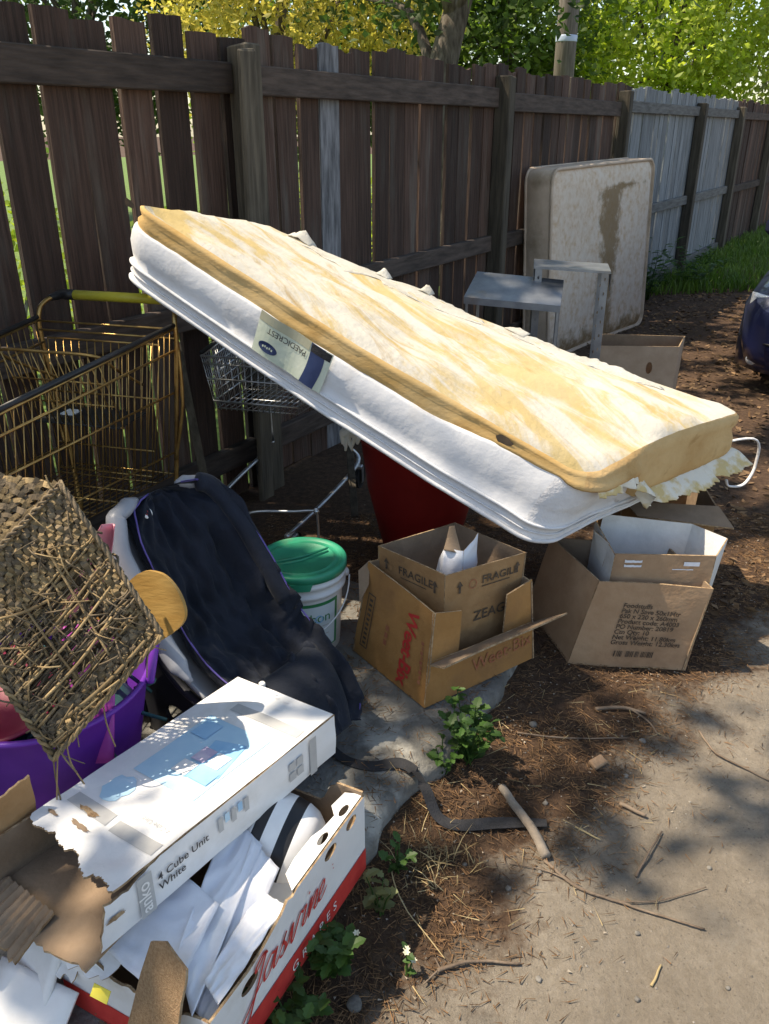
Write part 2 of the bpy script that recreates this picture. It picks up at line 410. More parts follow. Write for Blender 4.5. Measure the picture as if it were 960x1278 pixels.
def lerp(a, b, t): return a + (b - a) * t
def blin(P, u, v):
    p = [Vector(q) for q in P]
    return lerp(lerp(p[0], p[1], u), lerp(p[3], p[2], u), v)
def nz(x, y=0, z=0, s=1): return noise.noise(Vector((x * s, y * s, z * s)))
def catmull(pts, k=6, closed=False):
    P = [Vector(p) for p in pts]
    n = len(P); out = []
    for i in range(n if closed else n - 1):
        p0 = P[i - 1] if (i > 0 or closed) else P[0]
        p1 = P[i]; p2 = P[(i + 1) % n]
        p3 = P[(i + 2) % n] if (closed or i + 2 < n) else P[-1]
        for j in range(k):
            t = j / k
            out.append(0.5 * ((2 * p1) + (p2 - p0) * t + (2 * p0 - 5 * p1 + 4 * p2 - p3) * t * t + (3 * p1 - p0 - 3 * p2 + p3) * t ** 3))
    if not closed: out.append(P[-1])
    return out
def panel_quad(P, warp=0.0, ws=4.0, seed=0.0):
    """surface function and unit normal of a four-cornered sheet (p00,p10,p11,p01)"""
    p = [Vector(q) for q in P]
    n = (p[1] - p[0]).cross(p[3] - p[0]).normalized()
    def fn(u, v):
        q = blin(p, u, v)
        return q + n * warp * nz(q.x + seed, q.y + seed * 2, q.z, ws)
    return fn, n
def card_panel(name, P, th, mats, parent, warp=0.004, nu=10, nv=8, seed=0.0, mi=(0, 1, 2), smooth=True):
    fn, n = panel_quad(P, warp, 5, seed)
    mb = MB(); mb.slab(fn, n, th, nu, nv, mi)
    o = mb.build(name, mats, parent, smooth=False)
    return o
def fill2d(outer, holes=(), th=0.004):
    """flat plate with holes from 2-D outlines, centred on z=0, returned as (verts, faces)"""
    cu = bpy.data.curves.new('outline', 'CURVE')
    cu.dimensions = '2D'; cu.fill_mode = 'BOTH'; cu.extrude = th / 2
    for lp in [outer] + list(holes):
        sp = cu.splines.new('POLY'); sp.points.add(len(lp) - 1)
        for q, p in zip(sp.points, lp): q.co = (p[0], p[1], 0, 1)
        sp.use_cyclic_u = True
    ob = bpy.data.objects.new('outline', cu)
    me = bpy.data.meshes.new_from_object(ob)
    vs = [v.co.copy() for v in me.vertices]; fs = [tuple(p.vertices) for p in me.polygons]
    bpy.data.objects.remove(ob); bpy.data.curves.remove(cu); bpy.data.meshes.remove(me)
    return vs, fs
def plate(name, outer, holes, th, mats, parent, org, ex, ey, loc=None, bend=None):
    """flat cut plate in the plane org + x*ex + y*ey; front (+normal) 0, back 1, edges 2"""
    vs, fs = fill2d(outer, holes, th)
    ex = Vector(ex).normalized(); ey = Vector(ey).normalized(); n = ex.cross(ey).normalized(); org = Vector(org)
    mb = MB()
    W = [org + ex * p.x + ey * p.y + n * (p.z + (bend(p.x, p.y) if bend else 0)) for p in vs]
    ms = []
    for f in fs:
        zs = [vs[i].z for i in f]
        ms.append(0 if min(zs) > 0 else (1 if max(zs) < 0 else 2))
    mb.add(W, fs, ms)
    return mb.build(name, mats, parent, loc=loc)
def text2d(s, size=1.0, bold=0.0, shear=0.0, align='LEFT', space=1.0):
    cu = bpy.data.curves.new('lettering', 'FONT')
    cu.body = s; cu.size = size; cu.offset = bold; cu.shear = shear; cu.align_x = align
    cu.space_character = space; cu.resolution_u = 3; cu.fill_mode = 'FRONT'
    ob = bpy.data.objects.new('lettering', cu)
    me = bpy.data.meshes.new_from_object(ob)
    vs = [(v.co.x, v.co.y) for v in me.vertices]; fs = [tuple(p.vertices) for p in me.polygons]
    bpy.data.objects.remove(ob); bpy.data.curves.remove(cu); bpy.data.meshes.remove(me)
    return vs, fs
def letter(name, s, size, fn, m, parent, x0=0, y0=0, bold=0.0, shear=0.0, align='LEFT', space=1.0, rot=0.0):
    """printed lettering laid on a surface: fn(x, y) -> point just proud of the sheet (metres)"""
    vs, fs = text2d(s, size, bold, shear, align, space)
    ca, sa = math.cos(rot), math.sin(rot)
    mb = MB()
    mb.add([fn(x0 + x * ca - y * sa, y0 + x * sa + y * ca) for x, y in vs], fs)
    return mb.build(name, m, parent)
def patch(name, x0, x1, y0, y1, fn, m, parent, nu=10, nv=6, edge=None):
    mb = MB()
    mb.grid(lambda u, v: fn(lerp(x0, x1, u), lerp(y0, y1, v)), nu, nv)
    return mb.build(name, m, parent)
def poly_patch(name, pts, fn, m, parent):
    mb = MB(); mb.add([fn(*p) for p in pts], [tuple(range(len(pts)))])
    return mb.build(name, m, parent)
def on_plane(org, ex, ey, off=0.0012):
    ex = Vector(ex).normalized(); ey = Vector(ey).normalized(); n = ex.cross(ey).normalized(); org = Vector(org)
    return lambda x, y: org + ex * x + ey * y + n * off
def copy_tree(o, parent=None):
    c = o.copy(); COL.objects.link(c)
    if parent is not None: c.parent = parent
    for ch in list(o.children): copy_tree(ch, c)
    return c
def jag(x0, x1, y, amp, n, seed=0, up=1):
    """points of a ragged edge from x0 to x1 at height y"""
    r = random.Random(seed)
    return [(lerp(x0, x1, i / n) + (r.uniform(-.3, .3) * (x1 - x0) / n if 0 < i < n else 0), y + r.uniform(-amp, amp)) for i in range(n + 1)]
def leaf_mesh(name, P, size, m, parent=None, flat=0.0, aspect=0.55, loc=None, dirs=None, droop=0.0):
    """one small folded leaf (two triangles) at each point"""
    P = np.asarray(P, dtype=float); n = len(P)
    d = NPR.normal(size=(n, 3)) if dirs is None else np.asarray(dirs) + NPR.normal(size=(n, 3)) * 0.3
    d[:, 2] = d[:, 2] * (1 - flat) - droop
    d /= np.linalg.norm(d, axis=1)[:, None]
    e = NPR.normal(size=(n, 3)); e[:, 2] *= (1 - flat)
    e -= d * np.sum(e * d, axis=1)[:, None]; e /= np.linalg.norm(e, axis=1)[:, None]
    nr = np.cross(d, e)
    L = size * NPR.uniform(0.6, 1.25, n)[:, None]; w = L * aspect * 0.5
    fold = nr * w * 0.35
    a = P; b = P + d * L * 0.45 + e * w + fold; c = P + d * L; q = P + d * L * 0.45 - e * w + fold
    vs = np.stack([a, b, c, q], axis=1).reshape(-1, 3)
    org = np.array(ORG[parent.name] if parent is not None else Vector(loc or (0, 0, 0)))
    vs = vs - org
    me = bpy.data.meshes.new(name)
    me.vertices.add(4 * n); me.vertices.foreach_set('co', vs.ravel())
    k = np.arange(n)[:, None] * 4
    tri = np.concatenate([k + np.array([[0, 1, 2]]), k + np.array([[0, 2, 3]])], axis=1).reshape(-1)
    me.loops.add(6 * n); me.loops.foreach_set('vertex_index', tri.astype(np.int32))
    me.polygons.add(2 * n)
    me.polygons.foreach_set('loop_start', np.arange(2 * n, dtype=np.int32) * 3)
    me.polygons.foreach_set('loop_total', np.full(2 * n, 3, dtype=np.int32))
    me.materials.append(m); me.update(calc_edges=True); me.validate()
    return link_mesh(name, me, parent, loc)

# ================================================================== SETTING
F0 = Vector((3.95, 10.7, 0)); FD = Vector((0.534, 0.845, 0)).normalized(); FN = Vector((0.845, -0.534, 0)).normalized()
def FP(t, off=0.0, z=0.0): return F0 + FD * t + FN * off + Vector((0, 0, z))
SLAB = 0.078
def ground_mat():
    m = bpy.data.materials.new('dirt_and_old_paving'); m.use_nodes = True
    nt = m.node_tree; N, L = nt.nodes, nt.links
    b = N['Principled BSDF']; b.inputs['Roughness'].default_value = 0.93; b.inputs['Specular IOR Level'].default_value = 0.25
    tc = N.new('ShaderNodeTexCoord'); src = tc.outputs['Object']
    def noi(sc, det=6, ro=0.6):
        n = N.new('ShaderNodeTexNoise'); n.inputs['Scale'].default_value = sc; n.inputs['Detail'].default_value = det
        n.inputs['Roughness'].default_value = ro; L.new(src, n.inputs['Vector']); return n.outputs['Fac']
    def ramp(f, stops):
        r = N.new('ShaderNodeValToRGB'); e = r.color_ramp.elements
        while len(e) < len(stops): e.new(0.5)
        for q, (p, c) in zip(e, stops): q.position = p; q.color = (*c, 1)
        L.new(f, r.inputs[0]); return r.outputs[0]
    def math2(op, a, b2):
        n = N.new('ShaderNodeMath'); n.operation = op
        for k, x in enumerate((a, b2)):
            if isinstance(x, (int, float)): n.inputs[k].default_value = x
            else: L.new(x, n.inputs[k])
        return n.outputs[0]
    def mixc(f, a, c):
        n = N.new('ShaderNodeMix'); n.data_type = 'RGBA'; L.new(f, n.inputs['Factor'])
        for k, x in (('A', a), ('B', c)):
            if isinstance(x, tuple): n.inputs[k].default_value = (*x, 1)
            else: L.new(x, n.inputs[k])
        return n.outputs['Result']
    sx = N.new('ShaderNodeSeparateXYZ'); L.new(src, sx.inputs[0])
    s = math2('SUBTRACT', math2('MULTIPLY', math2('SUBTRACT', sx.outputs[0], 0.43), 0.72), math2('MULTIPLY', math2('SUBTRACT', sx.outputs[1], 1.42), 0.69))
    far = math2('MULTIPLY', math2('MAXIMUM', math2('SUBTRACT', sx.outputs[1], 2.3), 0.0), 0.16)
    s = math2('SUBTRACT', s, far)
    s = math2('ADD', s, math2('MULTIPLY', math2('SUBTRACT', noi(3.2, 3), 0.5), 0.65))
    s = math2('ADD', s, math2('MULTIPLY', math2('SUBTRACT', noi(22, 6, 0.75), 0.5), 0.35))
    mr = N.new('ShaderNodeMapRange'); mr.inputs[1].default_value = -0.07; mr.inputs[2].default_value = 0.07; L.new(s, mr.inputs[0])
    dirt = ramp(noi(38, 8, 0.75), [(0.28, (0.030, 0.019, 0.013)), (0.5, (0.080, 0.047, 0.029)), (0.72, (0.145, 0.090, 0.055))])
    lane = ramp(noi(48, 12, 0.82), [(0.25, (0.185, 0.152, 0.115)), (0.5, (0.275, 0.234, 0.185)), (0.75, (0.36, 0.315, 0.26))])
    big = N.new('ShaderNodeMapRange'); big.inputs[1].default_value = 0.42; big.inputs[2].default_value = 0.68; big.inputs[4].default_value = 0.55
    L.new(noi(2.3, 5), big.inputs[0])
    lane = mixc(big.outputs[0], lane, (0.15, 0.122, 0.092))
    v = N.new('ShaderNodeTexVoronoi'); v.inputs['Scale'].default_value = 75; L.new(src, v.inputs['Vector'])
    sp = N.new('ShaderNodeMapRange'); sp.inputs[1].default_value = 0.20; sp.inputs[2].default_value = 0.08; sp.inputs[4].default_value = 0.5; L.new(v.outputs['Distance'], sp.inputs[0])
    lane = mixc(sp.outputs[0], lane, (0.09, 0.075, 0.062))
    L.new(mixc(mr.outputs[0], dirt, lane), b.inputs['Base Color'])
    bp = N.new('ShaderNodeBump'); bp.inputs['Strength'].default_value = 0.95; bp.inputs['Distance'].default_value = 0.012
    h = math2('ADD', noi(60, 8, 0.8), math2('MULTIPLY', noi(11, 4), 0.8)); L.new(h, bp.inputs['Height']); L.new(bp.outputs[0], b.inputs['Normal'])
    return m
def ground_z(x, y):
    p = Vector((x, y, 0)) - F0
    d = p.dot(FN); t = p.dot(FD)
    z = 0.010 * nz(x, y, 0, 2.1) + 0.006 * nz(x, y, 3, 7) + 0.003 * nz(x, y, 5, 23)
    if t < -8.9:                                          # soil banked against the concrete strip
        k = max(0.0, 1 - max(0.0, d - 1.62) / 0.30)
        z += 0.040 * k * k * (0.75 + 0.5 * nz(x, y, 9, 5))
    if d < 0.02: z += 0.0
    return z
def axis(lo, fine0, fine1, hi, step, k):
    a = list(np.arange(fine0, fine1 + 1e-6, step)); s = step; v = fine1; 
    while v < hi: s *= k; v += s; a.append(min(v, hi))
    s = step; v = fine0
    while v > lo: s *= k; v -= s; a.insert(0, max(v, lo))
    return a
gx = axis(-140, -0.6, 2.0, 140, 0.022, 1.16); gy = axis(-60, 0.8, 3.2, 220, 0.022, 1.16)
mb = MB()
W = len(gx)
near = lambda x, y: 1 if (-4 < x < 8 and -1 < y < 16) else 0
mb.add([(x, y, ground_z(x, y) * near(x, y)) for y in gy for x in gx],
       [(j * W + i, j * W + i + 1, (j + 1) * W + i + 1, (j + 1) * W + i) for j in range(len(gy) - 1) for i in range(W - 1)])
tag(mb.build('ground', ground_mat(), smooth=True), kind='structure')

# concrete strip along the fence
def slab_fn(u, v):
    t = lerp(-14.5, -9.02, u)
    d = [0.10, 0.5, 0.9, 1.2, 1.4, 1.5, 1.57, 1.605, 1.625, 1.633, 1.637, 1.640][round(v * 11)]
    z = [0, 0, 0, 0, 0, 0, 0, -0.003, -0.010, -0.025, -0.06, -0.14][round(v * 11)]
    p = FP(t, d)
    w = 1 if v > 0.5 else 0
    dd = 0.030 * nz(p.x, p.y, 0, 3) * w + 0.022 * nz(p.x, p.y, 2, 11) * w
    if u > 0.985: z = -0.14
    return FP(t + (0.03 * nz(v * 9, 4) if u > 0.9 else 0), d + dd, SLAB + z + 0.006 * nz(p.x, p.y, 0, 2.5) + 0.003 * nz(p.x, p.y, 1, 12))
mb = MB(); mb.grid(slab_fn, 180, 11, flip=True)
tag(mb.build('concrete_path', CONC, smooth=True), kind='structure')

# back-yard lawn behind the fence
mb = MB()
mb.add([FP(-40, -0.03, 0.012), FP(40, -0.03, 0.012), FP(40, -40, 0.012), FP(-40, -40, 0.012)], [(0, 1, 2, 3)])
LAWN = mat('lawn_grass', (0.06, 0.12, 0.02), (0.14, 0.20, 0.04), 9, 0.9, 0.5, 60)  # plain grass greens, mottled by noise
tag(mb.build('lawn', LAWN), kind='structure')

# ------------------------------------------------------------------ fence
def board_mesh(name, w, th, h, m, seed, top=0.012):
    r = random.Random(seed)
    mb = MB(); n = 5
    xs = [-w / 2 + w * i / (n - 1) for i in range(n)]
    tops = [h + r.uniform(-top, top * 0.3) for _ in xs]
    vs = []
    for y in (-th / 2, th / 2):
        for i, x in enumerate(xs): vs.append((x, y, 0))
        for i, x in enumerate(xs): vs.append((x, y, tops[i]))
    fs = []
    for i in range(n - 1):
        fs.append((i, i + 1, n + i + 1, n + i)); fs.append((2 * n + i + 1, 2 * n + i, 3 * n + i, 3 * n + i + 1))
        fs.append((n + i, n + i + 1, 3 * n + i + 1, 3 * n + i)); fs.append((i + 1, i, 2 * n + i, 2 * n + i + 1))
    fs.append((0, n, 3 * n, 2 * n)); fs.append((n - 1, 3 * n - 1, 4 * n - 1, 2 * n - 1))
    me = bpy.data.meshes.new(name); me.from_pydata(vs, [], fs); me.materials.append(m); me.update()
    return me
FROT = math.atan2(FD.y, FD.x)
PAL = {}
for key, m in (('brown', WOOD), ('grey', WOODG), ('light', WOODL)):
    PAL[key] = [board_mesh('paling', w, 0.019, 1.80 + dz, m, i) for i, (w, dz) in enumerate([(0.137, 0.03), (0.141, 0.045), (0.132, 0.02), (0.139, 0.05), (0.128, 0.035), (0.142, 0.015)])]
def inst(name, me, parent, loc, rot=(0, 0, 0)):
    o = bpy.data.objects.new(name, me); COL.objects.link(o)
    if parent is not None: o.parent = parent; loc = Vector(loc) - ORG[parent.name]
    o.location = loc; o.rotation_euler = rot
    ORG[o.name] = Vector(loc) + (ORG[parent.name] if parent is not None else Vector())
    return o
def paling_run(root, t0, t1, key, gap=(0.004, 0.022), pitch=None):
    t = t0
    while t < t1:
        me = rnd.choice(PAL[key]); w = max(v.co.x for v in me.vertices) * 2
        k = me
        if key == 'brown' and abs(t + 0.07 - (-7.80)) < 0.08: k = PAL['light'][1]
        z = rnd.uniform(-0.005, 0.02)
        inst('paling', k, root, FP(t + w / 2, -0.012 + rnd.uniform(-0.003, 0.003), z), (rnd.uniform(-.004, .004), rnd.uniform(-.012, .012), FROT + rnd.uniform(-.02, .02)))
        t += w + rnd.choice([rnd.uniform(*gap), rnd.uniform(gap[0], gap[1] * 0.5), rnd.uniform(gap[0], gap[1] * 1.3)])
    return t
def fence_rail(root, t0, t1, z, m, h=0.088, dz=0.0):
    mb = MB()
    L = t1 - t0
    mb.box((0, 0, 0), (L, 0.042, h), ch=0.004)
    me = bpy.data.meshes.new('rail'); me.from_pydata([tuple(v) for v in mb.v], [], mb.f); me.materials.append(m); me.update()
    inst('rail', me, root, FP((t0 + t1) / 2, 0.022, z), (rnd.uniform(-.03, .03), dz, FROT))
def fence_post(root, t, h, m=POSTM, w=0.105, d=0.10, off=0.055, tilt=0.0, name='post'):
    mb = MB(); mb.box((0, 0, h / 2 - 0.05), (w, d, h + 0.1), ch=0.006)
    for v in mb.v:
        if v.z > h * 0.9: v.z += 0.012 * nz(v.x * 30, v.y * 30, t)
    me = bpy.data.meshes.new(name); me.from_pydata([tuple(v) for v in mb.v], [], mb.f); me.materials.append(m); me.update()
    return inst(name, me, root, FP(t, off, 0), (0, tilt, FROT))

fence1 = thing('paling_fence', FP(-8.5, 0, 0), 'old brown timber paling fence with gaps between its boards behind the shopping trolleys', 'fence', 'timber paling fences')
tn = paling_run(fence1, -14.2, -8.9, 'brown', gap=(0.010, 0.036))
paling_run(fence1, tn, -3.66, 'brown', gap=(0.008, 0.028))
fence2 = thing('paling_fence', FP(-1.3, 0, 0), 'silver grey weathered paling fence behind the grass strip', 'fence', 'timber paling fences')
paling_run(fence2, -3.66, 0.93, 'grey', gap=(0.003, 0.016))
fence3 = thing('paling_fence', FP(4, 0, 0), 'dark brown paling fence continuing past the end of the silver grey fence', 'fence', 'timber paling fences')
paling_run(fence3, 0.95, 9.5, 'brown', gap=(0.003, 0.012))
POSTS1 = [-13.3, -10.9, -8.47, -6.13, -3.80]
for t in POSTS1: fence_post(fence1, t, 1.79, w=.085)
fence_post(fence1, -8.585, 1.77, POSTM, 0.085, 0.025, 0.125, R(1.6), 'leaning_plank')
for a, b in zip(POSTS1, POSTS1[1:]):
    fence_rail(fence1, a + 0.055, b - 0.055, 1.655 + (0.02 if a < -8 else 0), WOODR, 0.105, rnd.uniform(-.004, .004))
    fence_rail(fence1, a + 0.055, b - 0.055, 0.84, WOODR, 0.095, rnd.uniform(-.006, .006))
    fence_rail(fence1, a + 0.055, b - 0.055, 0.20, WOODR, 0.095, 0)
for t in (-1.15, 0.92): fence_post(fence2, t, 1.76)
for a, b in ((-3.75, -1.205), (-1.095, 0.865)):
    fence_rail(fence2, a, b, 1.68, WOODRG, 0.09); fence_rail(fence2, a, b, 0.80, WOODRG, 0.09); fence_rail(fence2, a, b, 0.10, WOODRG, 0.09)
for t in (3.3, 5.7, 8.1): fence_post(fence3, t, 1.78)
for a, b in ((0.975, 3.245), (3.355, 5.645), (5.755, 8.045)):
    fence_rail(fence3, a, b, 1.67, WOODR); fence_rail(fence3, a, b, 0.78, WOODR)

# ------------------------------------------------------------------ trees behind the fence
def rsphere(n):
    v = NPR.normal(size=(n, 3)); v /= np.linalg.norm(v, axis=1)[:, None]
    return v * NPR.uniform(0.25, 1, n)[:, None] ** 0.45
def tree(name, label, base, cc, rad, nclump, nleaf, lsize, lm, tr=0.14, sig=0.28, limbs=9, group='trees beyond the fence', flat=0.2, droop=0.0, keep=None, bark=BARK, lean=0.2, aspect=0.55):
    base = Vector(base); cc = Vector(cc)
    root = thing(name, base, label, 'tree', group)
    mb = MB()
    pts = []
    for i in range(8):
        k = i / 7
        p = base.lerp(cc, k); p.x += lean * nz(k * 3, base.x); p.y += lean * nz(k * 3, base.y + 7)
        pts.append(p)
    pts[0].z -= 0.15
    mb.tube(catmull(pts, 3), [tr * (1.25 - 0.95 * i / 21) for i in range(22)], 10)
    mb.build('trunk', bark, root, smooth=True)
    cl = rsphere(nclump) * np.array(rad) + np.array(cc)
    for i in range(limbs):
        e = Vector(cl[i * (nclump // limbs)]); s = pts[rnd.choice([3, 4, 5, 6])]
        if keep is not None and not keep(np.array([e.lerp(s, q / 10) for q in range(11)])).all(): continue
        mid = s.lerp(e, 0.5) + Vector((rnd.uniform(-.2, .2), rnd.uniform(-.2, .2), rnd.uniform(0, .4)))
        lb = MB(); q = catmull([s, mid, e], 4); lb.tube(q, [tr * 0.42 * (1 - 0.85 * j / (len(q) - 1)) for j in range(len(q))], 6)
        lb.build('limb', bark, root, smooth=True)
    P = (cl[:, None, :] + NPR.normal(size=(nclump, nleaf, 3)) * np.array([sig, sig, sig * 0.75])).reshape(-1, 3)
    if keep is not None: P = P[keep(P)]
    leaf_mesh('crown', P, lsize, lm, root, flat=flat, droop=droop, aspect=aspect)
    return root
tree('ornamental_tree', 'golden yellow leafed tree above the dark brown palings', (-1.5, 11.5, 0), (-1.25, 12, 3.3), (2.0, 1.4, 1.7), 190, 75, 0.10, LF_GOLD, sig=0.22, droop=0.5)
tree('broadleaf_tree', 'dark leafed tree with a pale patched trunk rising behind the fence', (0.52, 9.0, 0), (0.9, 9.6, 4.3), (2.4, 2.0, 2.0), 130, 60, 0.13, LF_DARK, tr=0.19, lean=0.25)
tree('broadleaf_tree', 'mid green tree filling the gap beside the power pole', (2.6, 17.5, 0), (2.2, 17.5, 3.4), (1.9, 1.4, 2.3), 150, 70, 0.15, LF_MID)
tree('maple_tree', 'bright lime green tree beyond the silver grey fence', (5.6, 18.0, 0), (5.5, 18.0, 3.6), (2.1, 1.6, 2.6), 230, 75, 0.15, LF_LIME, sig=0.3)
tree('weeping_tree', 'grey green drooping tree beside the lime green tree', (8.7, 18.2, 0), (9.0, 18.4, 3.4), (1.7, 1.8, 2.6), 150, 70, 0.16, LF_GREY, droop=1.2, aspect=0.3)
tree('broadleaf_tree', 'dark green tree between the golden tree and the pale trunk', (0.6, 17.5, 0), (0.6, 18, 3.6), (2.6, 1.5, 2.6), 130, 60, 0.2, LF_DARK)
tree('broadleaf_tree', 'deep green tree standing behind the lime green tree', (5.0, 25.5, 0), (5.2, 25.5, 4.2), (4.0, 1.8, 3.4), 170, 60, 0.24, LF_DARK)
tree('broadleaf_tree', 'tall dark green tree behind the left end of the brown fence', (-5.6, 16.0, 0), (-5.2, 16, 4.0), (2.6, 1.6, 2.9), 150, 60, 0.2, LF_DARK)
tree('broadleaf_tree', 'mid green tree behind the golden yellow tree', (-2.6, 20.5, 0), (-2.0, 20.5, 3.4), (2.7, 1.6, 3.2), 150, 60, 0.2, LF_MID)
tree('broadleaf_tree', 'olive green tree far past the dark end of the fence', (13.0, 23.0, 0), (12.6, 23.0, 3.6), (3.2, 1.8, 3.4), 160, 60, 0.2, LF_MID)
# the lime that overhangs the lane and dapples it: unseen, with leaves left out where sun patches are wanted
def capd(g, a, b):
    a = np.array(a); b = np.array(b); d = b - a
    t = np.clip(((g - a) @ d) / max(d @ d, 1e-9), 0, 1)
    return np.linalg.norm(g - (a + t[:, None] * d), axis=1)
GAPS = [((0.88, 1.78), (1.15, 1.55), 0.07), ((0.76, 1.05), (0.98, 0.95), 0.08), ((0.52, 0.96), (0.68, 0.93), 0.07), ((1.2, 2.3), (1.4, 2.1), 0.07), ((0.15, 3.75), (2.6, 7.5), 0.22), ((-0.65, 2.45), (-0.15, 3.1), 0.10), ((0.10, 2.62), (1.55, 2.36), 0.47), ((-0.20, 1.36), (0.06, 1.14), 0.12), ((0.18, 1.17), (0.44, 1.12), 0.11), ((0.08, 1.02), (0.30, 0.96), 0.09), ((0.50, 1.20), (0.66, 1.04), 0.08), ((0.78, 1.28), (0.95, 1.15), 0.06), ((1.6, 4.2), (2.3, 4.6), 0.12), ((1.9, 5.3), (2.6, 5.5), 0.10),
        ((0.68, 1.47), (0.80, 1.40), 0.06), ((0.95, 1.65), (1.05, 1.75), 0.06), ((-0.47, 1.56), (-0.20, 1.35), 0.04), ((0.19, 1.56), (0.24, 1.60), 0.04), ((0.35, 1.72), (0.42, 1.8), 0.03),
        ((0.0, 1.83), (0.03, 1.83), 0.03), ((-0.13, 1.62), (0.0, 1.5), 0.03), ((1.7, 3.5), (2.0, 3.7), 0.12), ((2.2, 5.9), (3.0, 6.2), 0.10), ((1.9, 4.6), (2.2, 4.7), 0.09), ((0.1, 1.13), (0.05, 1.17), 0.06)]
def keep_leaf(P):
    g = P[:, :2] + np.array([SUN_DIR.x, SUN_DIR.y]) * (P[:, 2:3] / -SUN_DIR.z)
    ok = np.ones(len(P), bool)
    for a, b, r in GAPS: ok &= capd(g, a, b) > r + 0.05
    return ok
tree('linden_tree', 'tall tree whose canopy overhangs the lane from behind the fence', (-5.0, 4.6, 0), (-2.0, 3.9, 6.4), (3.9, 4.6, 1.7), 330, 52, 0.17, LF_MID, tr=0.24, sig=0.30, limbs=16, flat=0.55, keep=keep_leaf, group='trees beyond the fence')

# shrubs close behind the fence
def shrub(label, c, rad, n, ls, lm):
    c = Vector(c)
    root = thing('garden_shrub', (c.x, c.y, 0), label, 'shrub', 'shrubs behind the fence')
    mb = MB()
    for k in range(5):
        a = k * 1.3; mb.tube([(c.x, c.y, -0.02), (c.x + .12 * math.cos(a), c.y + .12 * math.sin(a), rad[2] * .6), (c.x + .3 * math.cos(a), c.y + .3 * math.sin(a), rad[2] * 1.2)], [.02, .015, .006], 6)
    mb.build('stem', BARK, root, smooth=True)
    P = rsphere(n) * np.array(rad) + np.array([c.x, c.y, rad[2] + 0.05])
    leaf_mesh('foliage', P, ls, lm, root, droop=0.3)
for lab, t, off, rad in (('lime green shrub glimpsed through the widest gaps left of the trolley handle', -9.6, -1.7, (0.75, .45, 0.52)), ('leafy green shrub glimpsed through gaps above the raised mattress corner', -8.1, -2.3, (0.8, .5, 0.6)),
                         ('low green shrub glimpsed between palings behind the silver trolley', -6.9, -2.0, (0.7, .5, 0.5)), ('green shrub behind the palings near the stained standing mattress', -4.6, -2.2, (0.9, .6, 0.6)), ('leafy shrub behind the silver grey palings', -1.4, -1.8, (0.9, .6, 0.55))):
    shrub(lab, FP(t, off, 0), rad, 1500, 0.07, LF_LIME)

# power pole
pp = thing('power_pole', (2.55, 13.2, 0), 'round timber power pole with a pale blue band behind the fence', 'pole')
mb = MB(); mb.tube([(2.55, 13.2, -0.3), (2.55, 13.2, 3), (2.56, 13.2, 9)], [0.155, 0.145, 0.115], 16); mb.build('shaft', POLEM, pp, smooth=True)
mb = MB(); mb.lathe([(0.149, 2.62), (0.151, 2.63), (0.151, 2.69), (0.149, 2.70)], 20, (2.55, 13.2, 0)); mb.build('band', BANDM, pp, smooth=True)

# grass strip along the far fence
def blades(name, P, h, m, w=0.006, lean=0.5, parent=None, loc=None):
    P = np.asarray(P); n = len(P)
    a = NPR.uniform(0, 6.283, n); L = h * NPR.uniform(0.5, 1.3, n)
    dx, dy = np.cos(a), np.sin(a); ln = NPR.uniform(0, lean, n) * L
    wv = np.stack([-dy * w, dx * w, np.zeros(n)], 1)
    mid = P + np.stack([dx * ln * .35, dy * ln * .35, L * .6], 1); tip = P + np.stack([dx * ln, dy * ln, L * .95], 1)
    vs = np.stack([P - wv, P + wv, mid + wv * .7, mid - wv * .7, tip], 1).reshape(-1, 3) - np.array(loc or (0, 0, 0))
    fs = []
    for i in range(n):
        k = 5 * i; fs += [(k, k + 1, k + 2, k + 3), (k + 3, k + 2, k + 4)]
    me = bpy.data.meshes.new(name); me.from_pydata(vs.tolist(), [], fs); me.materials.append(m); me.update()
    return link_mesh(name, me, parent, loc)
G = []
for _ in range(15000):
    t = rnd.uniform(-2.9, 9); d = rnd.uniform(0.02, 1.25) ** 1.0
    if d > 1.0 + 0.35 * nz(t * 2, 3) or (t < -1.9 and d > (t + 2.9) * 1.0): continue
    p = FP(t, d); G.append((p.x, p.y, -0.01))
for _ in range(500):
    t = rnd.uniform(-6, -2.5); p = FP(t, abs(rnd.gauss(0, .07))); G.append((p.x, p.y, -0.01))
tag(blades('grass', G, 0.13, LF_GRASS, 0.0065, 0.8), 'long green grass growing along the silver grey fence', 'grass', kind='stuff')

